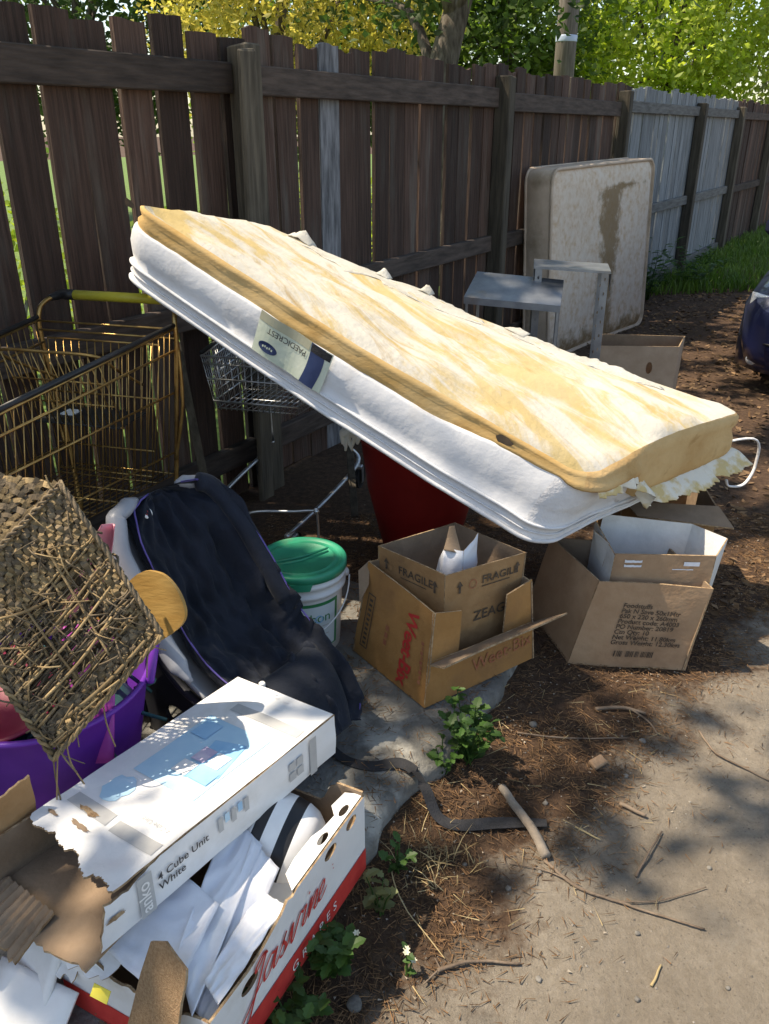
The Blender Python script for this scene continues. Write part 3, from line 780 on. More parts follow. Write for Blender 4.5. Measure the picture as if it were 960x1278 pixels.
# ================================================================== THE BIG MATTRESS
ML, MW = 1.46, 0.82
MT = [Vector(p) for p in ((-0.720, 2.450, 1.322), (0.565, 2.090, 0.620), (1.195, 2.570, 0.660), (-0.440, 3.05, 1.205))]
MBt = [Vector(p) for p in ((-0.763, 2.468, 1.117), (0.437, 2.090, 0.420), (1.085, 2.600, 0.455), (-0.50, 3.07, 1.0))]
def MM(a, b, c):
    p = lerp(blin(MBt, a, b), blin(MT, a, b), c)
    p.z -= 0.030 * math.sin(math.pi * min(max(a, 0), 1)) * (0.6 + 0.4 * b)
    return p
matt = thing('old_mattress', MM(0.5, 0.5, 0), 'torn white mattress with exposed yellow foam slumped over the trolley and boxes', 'mattress')
def outline(n=44, r=0.075):
    pts = []
    def seg(p, q, k):
        for i in range(k): pts.append((lerp(p[0], q[0], i / k), lerp(p[1], q[1], i / k)))
    def arc(cx, cy, a0):
        for i in range(8):
            a = a0 + math.pi / 2 * i / 8; pts.append((cx + r * math.cos(a), cy + r * math.sin(a)))
    seg((r, 0), (ML - r, 0), n); arc(ML - r, r, -math.pi / 2); seg((ML, r), (ML, MW - r), n // 2); arc(ML - r, MW - r, 0)
    seg((ML - r, MW), (r, MW), n); arc(r, MW - r, math.pi / 2); seg((0, MW - r), (0, r), n // 2); arc(r, r, math.pi)
    out = []
    k = len(pts)
    for i, p in enumerate(pts):
        a, b = pts[i - 1], pts[(i + 1) % k]
        t = Vector((b[0] - a[0], b[1] - a[1])).normalized(); out.append((p[0], p[1], t.y, -t.x))
    return out
OUT = outline()
def sm(x): x = min(max(x, 0), 1); return x * x * (3 - 2 * x)
def cover_top(a, b):
    c = 0.74 + 0.03 * nz(a * 7, b * 7, 1) + 0.012 * nz(a * 30, b * 30)
    if b < 0.35: c += 0.20 * sm((a - 0.66) / 0.34)
    if a > 0.9 and b > 0.25: c -= 0.30 * sm((b - 0.12) / 0.3)
    return c
def mring(mb, rows, mis, closed=True):
    n = len(OUT); k = len(mb.v)
    vs = []
    for row in rows:
        for (x, y, nx, ny) in OUT: vs.append(row(x, y, nx, ny))
    fs, ms = [], []
    for j in range(len(rows) - 1):
        for i in range(n):
            l = (i + 1) % n
            fs.append((j * n + i, j * n + l, (j + 1) * n + l, (j + 1) * n + i))
            ms.append(mis(j, OUT[i]) if callable(mis) else mis)
    mb.add(vs, fs, ms)
def covrow(c, o, follow=False):
    def f(x, y, nx, ny):
        a, b = x / ML, y / MW
        cc = c * cover_top(a, b) / 0.6 if follow else c
        oo = o + (0.005 + .005 * sm((a - .6) / .4)) * nz(x * 5, y * 5, c * 4) + (0.0015 + .002 * sm((a - .6) / .4)) * nz(x * 15, y * 15, c * 8)
        return MM((x + nx * oo) / ML, (y + ny * oo) / MW, cc)
    return f
cov = MB()
prof = [(0.02, -0.22, 0), (0.0, -0.03, 0), (0.0, 0.0, 0), (0.02, 0.010, 0), (0.05, 0.002, 0), (0.11, 0.004, 0), (0.19, 0.006, 0), (0.205, 0.013, 0), (0.225, 0.013, 0), (0.24, 0.003, 0),
        (0.30, 0.010, 1), (0.40, 0.016, 1), (0.50, 0.014, 1), (0.57, 0.008, 1), (0.60, 0.003, 1), (0.595, -0.012, 1), (0.50, -0.03, 1)]
mring(cov, [covrow(c, o, bool(f)) for c, o, f in prof], lambda j, q: 1 if q[0] > ML * 0.93 else 0)
n0 = len(OUT)
cov.add([covrow(0.02, -0.22)(*q) for q in OUT], [tuple(range(n0))[::-1]], 0)
cover = cov.build('cover', [COVER, COVERD], matt, smooth=True)
# piping cords round the base and the lower seam
for c, o, r in ((0.005, 0.008, 0.0065), (0.215, 0.013, 0.0045), (0.10, 0.008, 0.003)):
    mb = MB(); mb.tube([covrow(c, o)(*q) for q in OUT], r, 6, closed=True); mb.build('piping', COVER, matt, smooth=True)
# foam
def foamc(a, b): return 1 + 0.17 * math.sin(math.pi * min(max(b, 0), 1)) * sm((a - 0.55) / 0.45) 
def foamrow(c, o, tied=False):
    def f(x, y, nx, ny):
        a, b = x / ML, y / MW
        ct = cover_top(a, b) - 0.06
        top = foamc(a, b)
        cc = ct + (top - ct) * c
        oo = o + 0.011 * nz(x * 3.2, y * 3.2, c * 1.5 + 5) + 0.004 * nz(x * 17, y * 17, c * 3)
        if a > 0.95: oo += 0.045 * (1 - c) * sm((a - .95) / .04)
        return MM((x + nx * oo) / ML, (y + ny * oo) / MW, cc)
    return f
def toprow(s):
    def f(x, y, nx, ny):
        X = ML / 2 + (x - nx * 0.03 - ML / 2) * s; Y = MW / 2 + (y - ny * 0.03 - MW / 2) * s
        a, b = X / ML, Y / MW
        c = foamc(a, b) + 0.03 + 0.09 * nz(a * 4, b * 5, 2) + 0.055 * nz(a * 9, b * 17, 7) + 0.022 * nz(a * 24, b * 40, 3)
        return MM(a, b, c)
    return f
foam = MB()
mring(foam, [foamrow(0.0, -0.035), foamrow(0.0, -0.008), foamrow(0.2, 0.0), foamrow(0.42, 0.003), foamrow(0.62, -0.008), foamrow(0.80, -0.003), foamrow(0.93, -0.004), foamrow(1.0, -0.014)],
      lambda j, q: 1 if q[0] > ML - 0.03 else 0)
def flat_start(x, y, nx, ny): return foamrow(1.0, -0.014)(x, y, nx, ny)
mring(foam, [flat_start] + [toprow(s) for s in (0.985, 0.95, 0.9, 0.85, 0.8, 0.73, 0.66, 0.58, 0.5, 0.42, 0.33, 0.24, 0.15, 0.07, 0.01)], 2)
foam.add([toprow(0.01)(*q) for q in OUT], [tuple(range(n0))], 2)
foamo = foam.build('foam_slab', [FOAMS, FOAME, FOAMT], matt, smooth=True)
# torn tufts of fibre along the far edge and lying on the foam
def top_pt(a, b, up=0.0):
    c = foamc(a, b) + 0.03 + 0.09 * nz(a * 4, b * 5, 2) + 0.055 * nz(a * 9, b * 17, 7)
    p = MM(a, b, c); p.z += up; return p
for k, (a, b, l, w, h) in enumerate([(0.10, 0.97, 0.035, 0.03, 0.055), (0.27, 0.98, 0.022, 0.02, 0.035), (0.36, 0.98, 0.018, 0.018, 0.040), (0.55, 0.98, 0.03, 0.02, 0.012)]):
    mb = MB()
    mb.slab(lambda u, v: top_pt(a + (u - .5) * l / ML * 2, b + (v - .6) * w / MW * 2, 0.003 + h * (0.4 + 0.6 * abs(nz(u * 3, v * 3, k))) * math.sin(math.pi * u) * (0.3 + 0.7 * v)), lambda u, v: Vector((0, 0, 1)), 0.002, 10, 7)
    mb.build('torn_fibre', RAG, matt, smooth=True)
# thin torn skins of cover lying on the foam
for k, (a0, a1, b0, b1) in enumerate([(0.08, 0.50, 0.80, 0.99), (0.55, 0.85, 0.90, 0.985)]):
    r = random.Random(k + 3)
    def skin(u, v, k=k, a0=a0, a1=a1, b0=b0, b1=b1):
        bm = (b0 + b1) / 2 + 0.03 * nz(u * 4, k); hw = (b1 - b0) / 2 * math.sin(math.pi * min(max(u * 0.96 + 0.02, 0.0), 1)) ** 0.6 * (1 + 0.5 * nz(u * 9, k * 3)) 
        b = bm + (v * 2 - 1) * hw * (1 + 0.25 * nz(u * 30, v * 2, k))
        return top_pt(lerp(a0, a1, u) + 0.012 * nz(v * 12, k), b, 0.0012 + 0.0016 * abs(nz(u * 12, v * 5, k + 2)))
    mb = MB(); mb.slab(skin, (0, 0, 1), 0.0016, 70, 10); mb.build('cover_remnant', RAG, matt, smooth=True)
# scorched spots
def side_pt(a, c, o=0.018): return MM(a, -o / MW, c)
def blot(name, pts, m, fn): 
    mb = MB(); k = len(pts); cx = sum(p[0] for p in pts) / k; cy = sum(p[1] for p in pts) / k
    mb.add([fn(cx, cy)] + [fn(*p) for p in pts], [(0, 1 + i, 1 + (i + 1) % k) for i in range(k)]); return mb.build(name, m, matt, smooth=True)
def wob(ca, cc, ra, rc, n=18, seed=0):
    return [(ca + ra * math.cos(6.283 * i / n) * (1 + .35 * nz(i * .8, seed)), cc + rc * math.sin(6.283 * i / n) * (1 + .35 * nz(i * .8, seed + 5))) for i in range(n)]
blot('scorch_mark', wob(0.828, 0.93, 0.018, 0.05), SCORCH, lambda a, c: side_pt(a, c, 0.003))
blot('scorch_mark', wob(0.006, 0.985, 0.015, 0.05, seed=4), SCORCH, lambda a, c: side_pt(max(a, 0.0), c, 0.003) + Vector((-0.004, -0.004, 0.002)))
# torn skirt of fibre hanging out at the low end
def skirt(u, v):
    b = lerp(0.03, 1.0, u)
    base = MM(1.005, b, cover_top(1.0, b) - 0.03)
    reach = 0.030 + 0.075 * sm(u * 1.3) + 0.026 * nz(u * 7, 3) + 0.022 * nz(u * 26, 8) + 0.014 * nz(u * 60, 2)
    out = (MM(1.0, b, 0.4) - MM(0.9, b, 0.4)).normalized()
    return base + out * (reach * v) + Vector((0, 0, 0.012 - 0.035 * v * v + 0.006 * nz(u * 8, v * 3)))
mb = MB(); mb.slab(skirt, (0, 0, 1), 0.0022, 130, 8); mb.build('torn_skirt', RAGY, matt, smooth=True)
# sewn label
LA0, LC0, LW, LH = 0.315, 0.235, 0.235, 0.118
HC = 0.215
def lab(x, y, off=0.0): return MM(LA0 + x / ML, -(0.027 + off + 0.004 * math.sin(x * 40)) / MW, LC0 + y / HC)
lo = patch('sewn_label', 0, LW, 0, LH, lambda x, y: lab(x, y), LABELG, matt, 16, 8)
def sub(o, p): return o
patch('label_hem', 0.0, LW * 0.70, LH * 0.78, LH, lambda x, y: lab(x, y, 0.0012), LABELT, lo, 14, 2)
mb = MB(); mb.grid(lambda u, v: lab(LW * (lerp(0.70, 0.90, u) + 0.03 * math.sin(v * 3.0)), LH * v, 0.0014), 6, 10); mb.build('label_band', NAVY, lo)
mb = MB(); mb.grid(lambda u, v: lab(LW * lerp(0.72, 0.99, u), LH * lerp(0.80, 0.985, v), 0.0020), 6, 3); mb.build('label_band', BLACKC, lo)
mb = MB(); mb.add([lab(0.048 + 0.030 * math.cos(t), 0.030 + 0.015 * math.sin(t), 0.002) for t in [6.283 * i / 22 for i in range(22)]], [tuple(range(22))]); mb.build('label_oval', NAVY, lo)
for k in range(5):
    mb = MB(); mb.grid(lambda u, v: lab(0.032 + k * 0.007 + 0.0045 * u, 0.027 + 0.006 * v + 0.002 * (k % 2), 0.003), 1, 1); mb.build('label_oval_stroke', LABELG, lo)
letter('label_lettering', 'PAEDICREST', 0.0235, lambda x, y: lab(x, y, 0.0024), INK, lo, x0=LW * 0.68, y0=LH * 0.72, rot=math.pi, space=0.95)

# ================================================================== SHOPPING TROLLEYS
def trolley(name, label, group, wire, hand, trim, zb0=0.46, zb1=0.54, zr0=0.975, zr1=0.93, L=0.80, w0=0.232, w1=0.185, step=0.030, fine=False):
    root = thing(name, (0, 0, 0), label, 'shopping trolley', group)
    def hw(x): return lerp(w0, w1, x / L)
    def zr(x): return lerp(zr0, zr1, x / L)
    def zb(x): return lerp(zb0, zb1, x / L)
    for sgn in (-1, 1):
        mb = MB()
        x = 0.02
        while x < L - 0.005:
            mb.tube([(x, sgn * hw(x), zr(x)), (x + 0.02, sgn * (hw(x) - 0.05), zb(x))], 0.0016, 5); x += step
        mb.build('side_wires', wire, root, smooth=True)
        for k, (f, r) in enumerate([(1.0, 0.0042), (0.86, 0.0038), (0.58, 0.0036), (0.16, 0.0036)] + ([(0.3, .002), (0.44, .002), (0.72, .002)] if fine else [])):
            mb = MB(); mb.tube([(0.0, sgn * (hw(0) - 0.05 * (1 - f)), lerp(zb0, zr0, f)), (L, sgn * (hw(L) - 0.05 * (1 - f)), lerp(zb1, zr1, f))], r, 6); mb.build('side_rail', wire, root, smooth=True)
        mb = MB(); mb.tube([(0.0, sgn * (hw(0) + 0.001), zr0 + 0.012), (L * 0.99, sgn * (hw(L) + 0.001), zr1 + 0.012)], 0.008, 8); mb.build('bumper_strip', trim, root, smooth=True)
        # rear upright: looped tube from the rim up to the handle and down to the frame
        mb = MB(); mb.tube(catmull([(0.03, sgn * (w0 - 0.06), 0.20), (0.0, sgn * (w0 - 0.035), 0.55), (-0.005, sgn * w0, 0.90), (-0.012, sgn * w0, 1.0), (-0.045, sgn * (w0 - 0.01), 1.035), (-0.09, sgn * (w0 - 0.03), 1.045)], 5), 0.0075, 8); mb.build('upright', wire, root, smooth=True)
        mb = MB(); mb.tube(catmull([(-0.01, sgn * (w0 + 0.003), zr0 - 0.02), (0.0, sgn * (w0 + 0.004), zr0 - 0.25), (0.012, sgn * (w0 - 0.035), zb0 + 0.06)], 5), 0.0055, 7); mb.build('corner_wire', wire, root, smooth=True)
        # lower frame tube
        mb = MB(); mb.tube(catmull([(0.03, sgn * (w0 - 0.06), 0.20), (0.05, sgn * (w0 - 0.02), 0.135), (0.45, sgn * (w0 - 0.03), 0.135), (0.80, sgn * (w1 - 0.03), 0.135)], 5), 0.010, 8); mb.build('lower_frame', wire, root, smooth=True)
        for x in (0.06, 0.76):
            y = sgn * ((w0 - 0.02) if x < 0.4 else (w1 - 0.03))
            cw = MB(); cw.box((x, y, 0.117), (0.03, 0.045, 0.02), ch=0.004); cw.box((x - 0.01, y - 0.019, 0.075), (0.026, 0.004, 0.085)); cw.box((x - 0.01, y + 0.019, 0.075), (0.026, 0.004, 0.085))
            co = cw.build('castor', wire, root)
            wb = MB(); wb.lathe([(0.05, -0.011), (0.06, -0.013), (0.06, 0.013), (0.05, 0.011)], 22, (x - 0.015, y, 0.060), Matrix.Rotation(math.pi / 2, 3, 'X')); wb.build('wheel', trim, co, smooth=False)
    # floor
    mb = MB()
    for i in range(15):
        y = lerp(-1, 1, i / 14); mb.tube([(0.01, y * (w0 - 0.05), zb0), (L, y * (w1 - 0.05), zb1)], 0.0019, 5)
    for i in range(9):
        x = L * i / 8; mb.tube([(x, -(hw(x) - 0.05), zb(x)), (x, hw(x) - 0.05, zb(x))], 0.0028, 5)
    mb.build('basket_floor', wire, root, smooth=True)
    # nose panel
    mb = MB()
    for i in range(16):
        y = lerp(-1, 1, i / 15); mb.tube([(L, y * w1, zr1), (L + 0.02, y * (w1 - 0.05), zb1)], 0.0019, 5)
    for f in (1, 0.86, 0.58, 0.16): mb.tube([(L + 0.02 * (1 - f), -(w1 - 0.05 * (1 - f)), lerp(zb1, zr1, f)), (L + 0.02 * (1 - f), w1 - 0.05 * (1 - f), lerp(zb1, zr1, f))], 0.004, 6)
    mb.build('nose_panel', wire, root, smooth=True)
    # hinged rear gate leaning into the basket and the child seat folded in it
    mb = MB()
    for i in range(15):
        y = lerp(-1, 1, i / 14) * (w0 - 0.04); mb.tube([(0.02, y, zr0 - 0.05), (0.10, y * .86, zb0 + 0.03)], 0.0019, 5)
    for f in (0, 0.4, 0.8, 1): mb.tube([(lerp(.02, .10, f), -(w0 - 0.04) * lerp(1, .86, f), lerp(zr0 - .05, zb0 + .03, f)), (lerp(.02, .10, f), (w0 - 0.04) * lerp(1, .86, f), lerp(zr0 - .05, zb0 + .03, f))], 0.0034, 6)
    mb.build('rear_gate', wire, root, smooth=True)
    mb = MB()
    q = w0 - 0.055
    fr = catmull([(0.06, -q * .8, 0.80), (0.22, -q * .92, 0.90), (0.285, -q * .85, 0.955), (0.29, 0, 0.96), (0.285, q * .85, 0.955), (0.22, q * .92, 0.90), (0.06, q * .8, 0.80)], 6)
    mb.tube(fr, 0.0050, 7)
    for i in range(13):
        y = lerp(-1, 1, i / 12) * q * .85; mb.tube([(0.287, y, 0.957), (0.20, y, 0.70)], 0.0019, 5)
    for z, x in ((0.86, 0.253), (0.78, 0.226), (0.70, 0.20)): mb.tube([(x, -q * .85, z), (x, q * .85, z)], 0.003, 6)
    mb.build('child_seat', wire, root, smooth=True)
    mb = MB(); mb.box((0.13, 0, 0.70), (0.16, q * 1.6, 0.006), ch=0.002); fl = mb.build('seat_flap', BLKPL, root)
    mb = MB(); mb.box((0.12, -q * .45, 0.7052), (0.05, 0.045, 0.003)); mb.build('sticker', WHITEC, fl)
    # top rear cross wires
    for z, dx in ((zr0, 0.0), (zr0 - 0.03, 0.0)):
        mb = MB(); mb.tube([(dx, -w0, z), (dx, w0, z)], 0.0036, 6); mb.build('cross_wire', wire, root, smooth=True)
    # handle
    mb = MB(); mb.tube([(-0.095, -w0 * 0.66, 1.047), (-0.095, w0 * 0.66, 1.047)], 0.0165, 14); mb.build('handle', hand, root, smooth=True)
    for sgn in (-1, 1):
        mb = MB(); mb.tube([(-0.095, sgn * w0 * 0.66, 1.047), (-0.095, sgn * w0 * 0.82, 1.047), (-0.092, sgn * (w0 - 0.03), 1.046), (-0.06, sgn * (w0 - 0.012), 1.04)], [0.0185, 0.0185, 0.016, 0.011], 12); mb.build('handle_cap', trim, root, smooth=True)
    return root
T1 = trolley('shopping_trolley', 'brassy gold wire shopping trolley with a yellow handle', 'abandoned shopping trolleys', GOLDW, YELPL, BLKPL)
T1.location = (-0.85, 2.49, SLAB); T1.rotation_euler = (0, 0, math.atan2(-0.965, -0.26)); T1.scale = (1, 1, 0.91)
T2 = trolley('shopping_trolley', 'silver wire shopping trolley standing under the mattress by the fence', 'abandoned shopping trolleys', CHROME, BLKPL, BLKPL, zb0=0.55, zb1=0.58, zr0=0.83, zr1=0.80, L=0.58, w0=0.24, w1=0.205, step=0.016, fine=True)
T2.location = (-0.315, 3.41, SLAB); T2.rotation_euler = (0, 0, math.atan2(-0.97, -0.25)); T2.scale = (1, 1, 0.86)

# ================================================================== CARDBOARD BOXES
def open_box(root, base, top, mats, th=0.005, warp=0.003, skip=(), seed=0, names='side_panel'):
    b = [Vector(p) for p in base]; t = [Vector(p) for p in top]; out = []
    for i in range(4):
        j = (i + 1) % 4
        if i in skip: continue
        out.append(card_panel(names, (b[i], b[j], t[j], t[i]), th, mats, root, warp, 20, 14, seed + i))
    return out
def face_fn(P, off=0.0030, warp=0.0, seed=0.0):
    p = [Vector(q) for q in P]; pf, n = panel_quad(p, warp, 5, seed); ex = (p[1] - p[0]); ey = (p[3] - p[0]); n = ex.cross(ey).normalized()
    W, H = ex.length, ey.length
    return (lambda x, y: pf(x / W, y / H) + n * off), W, H
def arrow(name, fn, x, y, h, m, parent):
    w = h * 0.28
    poly_patch(name, [(x - w, y + h * .55), (x - w * .35, y + h * .55), (x - w * .35, y), (x + w * .35, y), (x + w * .35, y + h * .55), (x + w, y + h * .55), (x, y + h)], fn, m, parent)
# cereal carton with a second box inside
zs = SLAB + 0.004
wF, wR, wB, wL = Vector((.108, 1.785, zs)), Vector((.443, 2.017, zs)), Vector((.239, 2.29, zs)), Vector((-.096, 2.058, zs))
tF, tR, tB, tL = Vector((.130, 1.832, .350)), Vector((.422, 2.03, .335)), Vector((.245, 2.27, .36)), Vector((-.045, 2.058, .385))
def at(a, b, z): return a.lerp(b, (z - a.z) / (b.z - a.z))
weet = thing('cereal_carton', (.17, 2.03, SLAB), 'orange brown carton with red cereal lettering, a smaller fragile box standing inside it', 'cardboard box', 'cardboard boxes')
CM = [CARDD, CARDIN, CARDE]
card_panel('side_panel', (wL, wF, tF, tL), 0.005, CM, weet, 0.006, 18, 12, 1)
rF, rR = at(wF, tF, 0.212), at(wR, tR, 0.205)
card_panel('side_panel', (wF, wR, rR, rF), 0.005, CM, weet, 0.006, 18, 8, 2)
card_panel('side_panel', (wR, wB, tB, tR), 0.005, CM, weet, 0.002, 10, 8, 3)
card_panel('side_panel', (wB, wL, tL, tB), 0.005, CM, weet, 0.002, 10, 8, 4)
card_panel('base_panel', (wF + Vector((0, .01, .004)), wR + Vector((-.01, 0, .004)), wB + Vector((0, -.01, .004)), wL + Vector((.01, 0, .004))), 0.004, CM, weet, 0.0, 4, 4)
inw = Vector((-0.001, 0.0035, 0))
q0, q1 = rF + inw, rF.lerp(rR, 0.27) + inw
card_panel('flap', (q0, q1, q1 + Vector((0.004, -.002, 0.128)), q0 + (tF - rF)), 0.005, CM, weet, 0.003, 6, 8, 6)
q0, q1 = rF.lerp(rR, 0.70) + inw, rR + inw
card_panel('flap', (q0, q1, q1 + Vector((-.012, 0.008, 0.135)), q0 + Vector((0.004, 0.006, 0.120))), 0.005, CM, weet, 0.003, 6, 8, 7)
fo = (wR - wF).normalized(); fn_out = Vector((fo.y, -fo.x, 0))
q0, q1 = rF + fn_out * .002, rR + fn_out * .002
card_panel('flap', (q0, q0 + fn_out * 0.045 + Vector((0.01, 0, 0.016)), q1 + fn_out * 0.055 + fo * 0.075 + Vector((0, 0, 0.034)), q1 + fo * 0.02), 0.005, [CARDIN, CARDD, CARDE], weet, 0.004, 4, 12, 8)
card_panel('flap', (tL + Vector((0.004, 0.01, 0)), tL + Vector((-0.03, 0.0, -0.03)), tL + Vector((-.026, -.045, -.11)), tL + Vector((.0, -.03, -.06))), 0.005, [CARDIN, CARDD, CARDE], weet, 0.004, 4, 4, 9)
fnL, WL_, HL_ = face_fn((wL, wF, tF, tL), .003, .006, 1)
letter('printed_lettering', 'Weet-Bix', 0.070, fnL, REDINK, weet, x0=0.228, y0=0.268, bold=0.0014, rot=-math.pi / 2 - 0.06, space=0.9)
for k in range(9): patch('faded_print', .300 + .004 * (k % 2), .312, .06 + .016 * k, .071 + .016 * k, fnL, REDF, weet, 1, 1)
for k in range(3): patch('faded_print', .135, .150, .10 + .024 * k, .116 + .024 * k, fnL, REDF, weet, 1, 1)
for a, b, c, d in ((.030, .066, .04, .044), (.030, .066, .216, .220), (.030, .0335, .04, .22), (.0625, .066, .04, .22)):
    patch('printed_frame', a, b, c, d, fnL, INKB, weet, 1, 1)
for k in range(10): patch('printed_stroke', .041, .056, .052 + .016 * k, .060 + .016 * k, fnL, INKB, weet, 1, 1)
fnR, WR_, HR_ = face_fn((wF, wR, rR, rF), .003, .006, 2)
letter('printed_lettering', 'Weet-Bix', 0.060, fnR, REDF, weet, x0=0.16, y0=0.05, rot=0.05)

# the inner box
iF, iR, iB, iL = Vector((.162, 1.903, 0)), Vector((.392, 2.055, 0)), Vector((.205, 2.222, 0)), Vector((-.018, 2.078, 0))
zz = lambda p, z: Vector((p.x, p.y, z))
inner = thing('fragile_box', (.18, 2.06, SLAB + .012), 'open box printed FRAGILE with arrows, standing inside the cereal carton', 'cardboard box', 'cardboard boxes')
ztop = {0: 0.425, 1: 0.415, 2: 0.42, 3: 0.425}
bs = [zz(p, SLAB + 0.012) for p in (iF, iR, iB, iL)]; tp = [zz(p, ztop[k]) for k, p in enumerate((iF, iR, iB, iL))]
tp[2] += Vector((0.01, 0.02, 0)); tp[1] += Vector((0.01, 0, 0))
open_box(inner, bs, tp, [CARD, CARDIN, CARDE], 0.004, 0.004)
card_panel('base_panel', [p + Vector((0, 0, 0.006)) for p in bs], 0.004, [CARD, CARDIN, CARDE], inner, 0, 3, 3)
fnA, WA, HA = face_fn((bs[0], bs[1], tp[1], tp[0]), .003, .004, 0); fnB, WB, HB = face_fn((bs[3], bs[0], tp[0], tp[3]), .003, .004, 3)
letter('printed_lettering', 'FRAGILE', 0.034, fnA, INKB, inner, x0=WA * 0.44, y0=HA * 0.835, bold=0.0006, space=1.02)
patch('printed_line', WA * .44, WA * .80, HA * .800, HA * .808, fnA, INKB, inner, 1, 1)
arrow('printed_arrow', fnA, WA * 0.17, HA * 0.80, 0.038, INKB, inner); arrow('printed_arrow', fnA, WA * 0.89, HA * 0.84, 0.034, INKB, inner)
mb = MB(); mb.add([fnA(WA * .33 + .013 * math.cos(t), HA * .855 + .015 * math.sin(t)) for t in [6.283 * i / 16 for i in range(16)]] + [fnA(WA * .33 + .0105 * math.cos(t), HA * .855 + .0125 * math.sin(t)) for t in [6.283 * i / 16 for i in range(16)]], [(i, (i + 1) % 16, 16 + (i + 1) % 16, 16 + i) for i in range(16)]); mb.build('printed_ring', REDF, inner)
letter('printed_lettering', 'ZEAGOLD', 0.045, fnA, INKB, inner, x0=WA * 0.36, y0=HA * 0.48, bold=0.0005)
letter('printed_lettering', 'FRAGILE', 0.034, fnB, INKB, inner, x0=WB * 0.32, y0=HB * 0.83, bold=0.0006, space=1.02)
patch('printed_line', WB * .36, WB * .74, HB * .795, HB * .803, fnB, INKB, inner, 1, 1)
arrow('printed_arrow', fnB, WB * 0.14, HB * 0.82, 0.036, INKB, inner); arrow('printed_arrow', fnB, WB * 0.86, HB * 0.80, 0.038, INKB, inner)
# crumpled white carton inside it
cr = thing('crumpled_carton', (.19, 2.05, SLAB + .02), 'crumpled white paper carton sticking out of the FRAGILE box', 'carton')
def crumple(P, s, amp=0.012):
    fn, n = panel_quad(P, amp, 22, s); mb = MB(); mb.slab(fn, n, 0.0015, 12, 12, (0, 0, 1)); return mb
crumple(((.14, 1.985, .10), (.215, 1.98, .10), (.218, 2.00, .450), (.165, 2.02, .445)), 1).build('front_face', [PAPER, CARDE], cr, smooth=True)
crumple(((.215, 1.98, .10), (.265, 2.06, .10), (.262, 2.06, .475), (.218, 2.00, .450)), 2).build('side_face', [PAPER, CARDE], cr, smooth=True)
crumple(((.09, 2.00, .12), (.14, 1.985, .10), (.165, 2.02, .445), (.155, 2.05, .40)), 3).build('side_face', [PAPER, CARDE], cr, smooth=True)
crumple(((.165, 2.02, .44), (.212, 2.00, .44), (.195, 2.045, .505), (.180, 2.05, .500)), 4, 0.006).build('torn_tip', [CARDIN, CARDE], cr, smooth=True)
# supermarket-bag carton
fb = thing('delivery_carton', (.70, 2.2, 0), 'tan carton with delivery details and bar code printed in black, under the mattress end', 'cardboard box', 'cardboard boxes')
gz = 0.004
fbb = [Vector((.565, 2.096, gz)), Vector((.919, 2.063, gz)), Vector((.835, 2.345, gz)), Vector((.470, 2.375, gz))]
fbt = [Vector((.632, 2.100, .297)), Vector((.962, 2.078, .283)), Vector((.90, 2.34, .30)), Vector((.545, 2.38, .30))]
CM2 = [CARD2, CARDIN, CARDE]
open_box(fb, fbb, fbt, CM2, 0.006, 0.009, seed=20)
card_panel('base_panel', [p + Vector((0, 0, 0.006)) for p in fbb], 0.005, CM2, fb, 0, 3, 3)
fnF, WF_, HF_ = face_fn((fbb[0], fbb[1], fbt[1], fbt[0]), .003, .009, 20)
sh = 0.0
for k, (s, dx) in enumerate([('Foodstuffs', 0), ('Pak N Save 50x1Mtr', 0), ('650 x 220 x 260mm', 0), ('Product code: A4003', 0), ('PO Number: 20819', 0), ('Ctn Qty: 10', 0), ('Net Weight: 11.80kgs', 0), ('Gross Weight: 12.30kgs', 0)]):
    letter('printed_lettering', s, 0.0222, fnF, INKB, fb, x0=WF_ * 0.29, y0=HF_ * (0.715 - 0.062 * k), bold=0.0004, space=0.98)
for k in range(26):
    if rnd.random() < 0.25: continue
    patch('printed_bar', WF_ * 0.35 + k * 0.0046, WF_ * 0.35 + k * 0.0046 + rnd.choice([.0018, .0026, .0036]), HF_ * 0.135, HF_ * 0.205, fnF, INKB, fb, 1, 1)
# white-lined tray pushed into it
tr = thing('lined_tray', (.82, 2.2, .02), 'white lined open tray pushed into the tan delivery carton', 'tray')
TM = [PAPER, PAPER, CARDE]; TMB = [CARD2, PAPER, CARDE]
TRIN = mat('grubby_white_liner', (0.55, 0.55, 0.54), (0.68, 0.68, 0.67), 6, 0.6, 0.3, 30, c3=(0.42, 0.39, 0.34), s3=5, t3=(0.55, 0.78))
TM = [TRIN, TRIN, CARDE]
card_panel('front_panel', ((.665, 2.128, .10), (.950, 2.106, .10), (.972, 2.122, .368), (.682, 2.138, .366)), 0.005, TMB, tr, 0.002, 10, 8, 31)
card_panel('back_panel', ((.94, 2.30, .12), (.66, 2.335, .12), (.69, 2.335, .405), (.963, 2.305, .385)), 0.004, TM, tr, 0.006, 10, 8, 32)
card_panel('right_panel', ((.952, 2.11, .12), (.935, 2.29, .12), (.965, 2.302, .384), (1.034, 2.20, .386)), 0.004, TM, tr, 0.004, 8, 8, 33)
card_panel('right_panel', ((.952, 2.106, .12), (.953, 2.112, .12), (1.034, 2.20, .386), (.974, 2.122, .366)), 0.004, TM, tr, 0.001, 4, 8, 34)
card_panel('left_panel', ((.655, 2.33, .12), (.662, 2.132, .12), (.678, 2.138, .362), (.655, 2.30, .398)), 0.004, TM, tr, 0.004, 8, 8, 35)
card_panel('torn_corner', ((.655, 2.25, .30), (.664, 2.20, .29), (.668, 2.185, .375), (.640, 2.25, .385)), 0.003, TM, tr, 0.012, 6, 6, 36)
